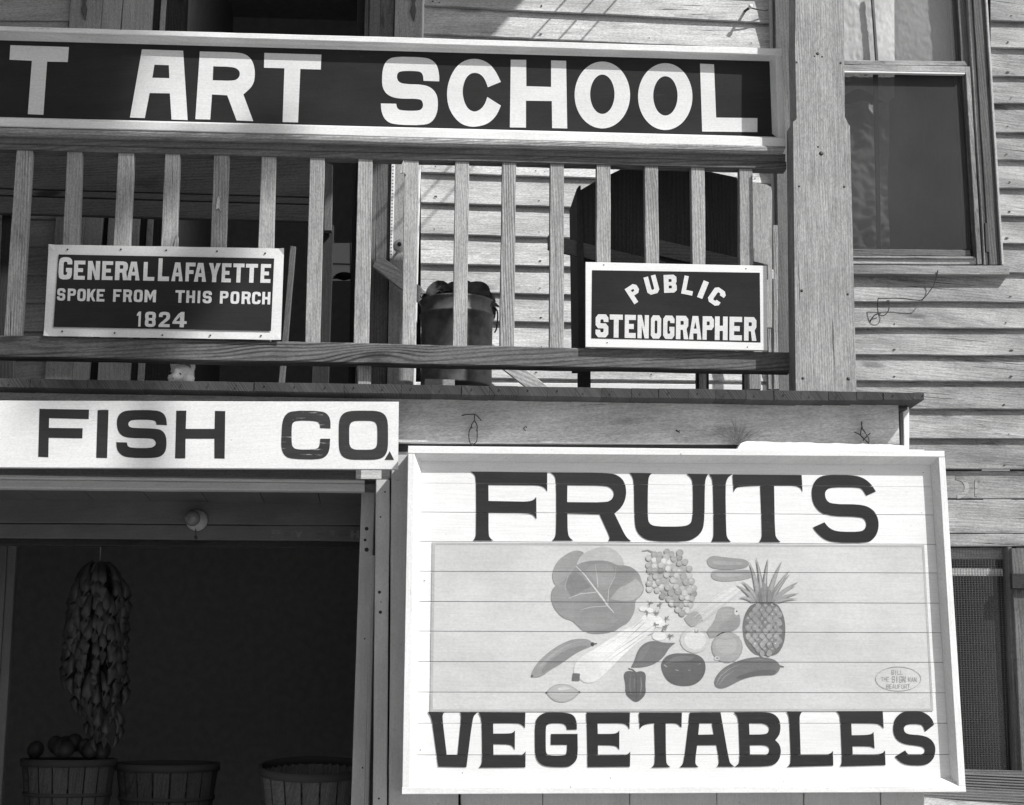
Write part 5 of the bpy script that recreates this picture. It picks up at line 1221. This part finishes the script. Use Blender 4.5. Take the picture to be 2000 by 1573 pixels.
tag(tubepx('screw_eye', None, [(1026, 841, Y0+.108), (1023, 838, f1), (1024, 835, f1), (1028, 834, f1), (1029, 836, f1)], 0, .0018, M_iron), 'tiny screw eye on the fascia above the letter R', 'screw eye', 'screw eyes in the fascia')
tag(tubepx('screw_eye', None, [(1327, 845, Y0+.108), (1321, 842, f1), (1321, 840, f1), (1325, 843, f1), (1328, 841, f1)], 0, .0018, M_iron), 'tiny bent screw eye on the fascia above the letter T', 'screw eye', 'screw eyes in the fascia')
M_twig = plain('dry_twig', .16, .8)
# dry twigs lodged at the ledge
bm = bmesh.new(); rr = random.Random(8)
for k in range(60):
    a_ = math.radians(rr.uniform(195, 345)); L_ = rr.uniform(22, 60); bx_ = 1440+rr.uniform(-8, 8); by_ = 868
    tube_bm(bm, [P(bx_, by_, Y0+.09), P(bx_+L_*.5*math.cos(a_)+rr.uniform(-3, 3), by_+L_*.5*math.sin(a_), Y0+.085), P(bx_+L_*math.cos(a_), by_+L_*math.sin(a_), Y0+.1)], [.0008, .0006, .0003], 3)
me = bpy.data.meshes.new('dry_twigs'); bm.to_mesh(me); bm.free()
tag(link('dry_twigs', me, M_twig), 'tuft of thin dry twigs lodged against the fascia above the fruit sign', 'twigs', kind='stuff')
rj = random.Random(4)
lg = slab_poly('ledge_board', None, [(1436, 885), (1441, 876), (1446, 867), (1452, 863.5)]+[(1460+k*9, 862.3+k*.2+rj.uniform(-.9, .9)) for k in range(34)]+[(1768, 871), (1776, 878), (1776, 886)], Y0+.03, .06, M_whiteold)
tag(lg, 'ragged white painted ledge board behind the top right of the fruit sign frame', 'board')

# cat
M_cat = plain('cat_fur', .85, .9, 0, .25, 60)
cY = 7.03; cc2 = P(353, 729, cY); k_ = cY/F
def fuse(name, parts, vox, mat, parent):
    bm = bmesh.new()
    for (c, r3, rot) in parts:
        m_ = Matrix.Translation(c) @ rot.to_4x4() @ Matrix.Diagonal((*r3, 1))
        bmesh.ops.create_icosphere(bm, subdivisions=3, radius=1, matrix=m_)
    me = bpy.data.meshes.new(name+'_t'); bm.to_mesh(me); bm.free()
    t = bpy.data.objects.new(name+'_t', me); COL.objects.link(t)
    md = t.modifiers.new('r', 'REMESH'); md.mode = 'VOXEL'; md.voxel_size = vox
    ms = t.modifiers.new('s', 'SMOOTH'); ms.factor = .6; ms.iterations = 4
    dg = bpy.context.evaluated_depsgraph_get(); m2 = bpy.data.meshes.new_from_object(t.evaluated_get(dg))
    bpy.data.objects.remove(t)
    m2.materials.clear(); m2.name = name
    for p in m2.polygons: p.use_smooth = True
    return link(name, m2, mat, parent)
cat = empty('cat', Vector((cc2.x, cY, zdeck)), 'pale cat peering out under the bottom rail below the Lafayette sign', 'cat')
I3 = Matrix.Identity(3)
hd = cc2
def hp(dx, dy, dz): return hd+Vector((dx, dy, dz))
RL = Matrix.Rotation(-.32, 3, 'Y'); RRr = Matrix.Rotation(.22, 3, 'Y')
parts = [(hp(.004, .02, 0), (.050, .045, .040), I3), (hp(-.016, -.022, -.020), (.022, .022, .017), I3), (hp(-.014, -.010, .002), (.016, .03, .02), I3), (hp(.032, .0, -.022), (.026, .03, .024), I3), (hp(-.032, -.002, -.022), (.02, .028, .022), I3),
         (hp(-.033, .01, .040), (.014, .010, .034), RL), (hp(-.027, .012, .030), (.018, .012, .024), RL),
         (hp(.040, .02, .040), (.016, .011, .036), RRr), (hp(.037, .02, .028), (.02, .014, .024), RRr),
         (hp(.03, .12, -.065), (.055, .12, .05), I3), (hp(.05, .28, -.10), (.08, .17, .065), I3), (hp(-.02, .02, -.075), (.014, .05, .014), I3), (hp(.05, .02, -.075), (.014, .05, .014), I3)]
fuse('cat_body', parts, .0045, M_cat, cat)
M_eye = plain('cat_eye', .025, .1, 0, 0); M_ear = plain('cat_inner_ear', .22, .9, 0, .2)
for (dx, dz, yy) in ((-.0365, -.0105, -.010), (-.004, -.0125, -.0175)):
    lathe('eye', cat, [(.0105*math.sin(math.pi*j/8), -.0105*math.cos(math.pi*j/8)) for j in range(9)], hp(dx, yy-.004, dz), M_eye, Vector((0, 1, 0)), 14)
lathe('nose', cat, [(0, -.003), (.004, 0), (0, .003)], hp(-.024, -.041, -.031), M_ear, Vector((0, 1, 0)), 8)
slab_poly('inner_ear', cat, [(359, 724), (363, 709), (371, 708), (373, 722), (369, 729)], cY+.0, .004, M_ear)

# ------------------------------------------------------------------ overhead wires (their shadows cross the wall)
for i, xx in enumerate((1277, 1330, 1374)):
    a = P(xx, -200, YW-.02); o = tube('service_wire', None, [a+Vector((0, -t*.5, .0+.012*t*t*.3)) for t in (0, .6, 1.2, 1.9, 2.6)], .005, M_iron, 6)
    tag(o, ['leftmost', 'middle', 'rightmost'][i]+' of three overhead wires whose thin shadows slant over the upper wall', 'wire', 'overhead service wires')
# ------------------------------------------------------------------ palm out of frame that dapples the left side
pc = P(-330, 215, Y0)-LD*12.0
palm = empty('palm_tree', Vector((pc.x+.3, pc.y, 0)), 'tall palm standing out of frame whose fronds dapple the left side of the porch', 'tree')
tube('trunk', palm, [Vector((pc.x+.3*(1-t/8), pc.y, pc.z*t/8)) for t in range(9)], [.2, .17, .15, .14, .14, .13, .13, .13, .12], M_casdk, 12)
def palm_crown(pc, palm, count, per, L0, L1, seed):
    rr = random.Random(seed)
    for k in range(count):
        a_ = 2*math.pi*k/per+rr.uniform(-.1, .1); el = rr.uniform(-.9, 1.1); L_ = rr.uniform(L0, L1)
        d_ = Vector((math.cos(a_)*math.cos(el), math.sin(a_)*math.cos(el), math.sin(el)))
        bm = bmesh.new(); hub = pc+d_*L_*.45
        tube_bm(bm, [pc, pc+d_*L_*.25, hub], .012, 4)
        s1 = d_.cross(Vector((0, 0, 1))).normalized()
        for j in range(15):
            th = (j-7)/7*1.25; dd = (d_*math.cos(th)+s1*math.sin(th)).normalized(); ln_ = L_*.6*(1-.15*abs(th))
            tip = hub+dd*ln_+Vector((0, 0, -.18*ln_)); sd = dd.cross(Vector((0, 0, 1))).normalized()*.026
            mid = hub+dd*ln_*.5
            v = [bm.verts.new(q) for q in (hub, mid+sd, tip, mid-sd)]; bm.faces.new(v)
        me = bpy.data.meshes.new('frond'); bm.to_mesh(me); bm.free(); link('frond', me, M_leaf, palm)
palm_crown(pc, palm, 120, 30, .75, 1.2, 21)
pc2 = P(300, 440, Y0)-LD*15.0
palm2 = empty('palm_tree', Vector((pc2.x+.2, pc2.y, 0)), 'smaller sparser palm out of frame whose fronds dapple the balusters by the Lafayette sign', 'tree')
tube('trunk', palm2, [Vector((pc2.x+.2*(1-t/8), pc2.y, pc2.z*t/8)) for t in range(9)], [.16, .14, .11, .08, .06, .05, .05, .05, .05], M_casdk, 12)
palm_crown(pc2, palm2, 16, 8, .38, .60, 5)

nb = empty('sky_blocker', (-4.4, 3.5, 0), 'dark boarded box added out of frame at the left to block sky light', 'building')  # unseen mass added to darken the left side by blocking sky
for k in range(34):
    board3('clapboard', nb, Vector((-2.9, 1.6, 6.8-k*.2)), Vector((-2.9, 6.0, 6.8-k*.2)), Vector((-2.88, 1.6, 6.602-k*.2)), Vector((-2.88, 6.0, 6.602-k*.2)), .02, M_dark, n=4)
box3('wall', nb, (-6, 1.6, 0), (-2.95, 6.0, 6.9), M_dark)
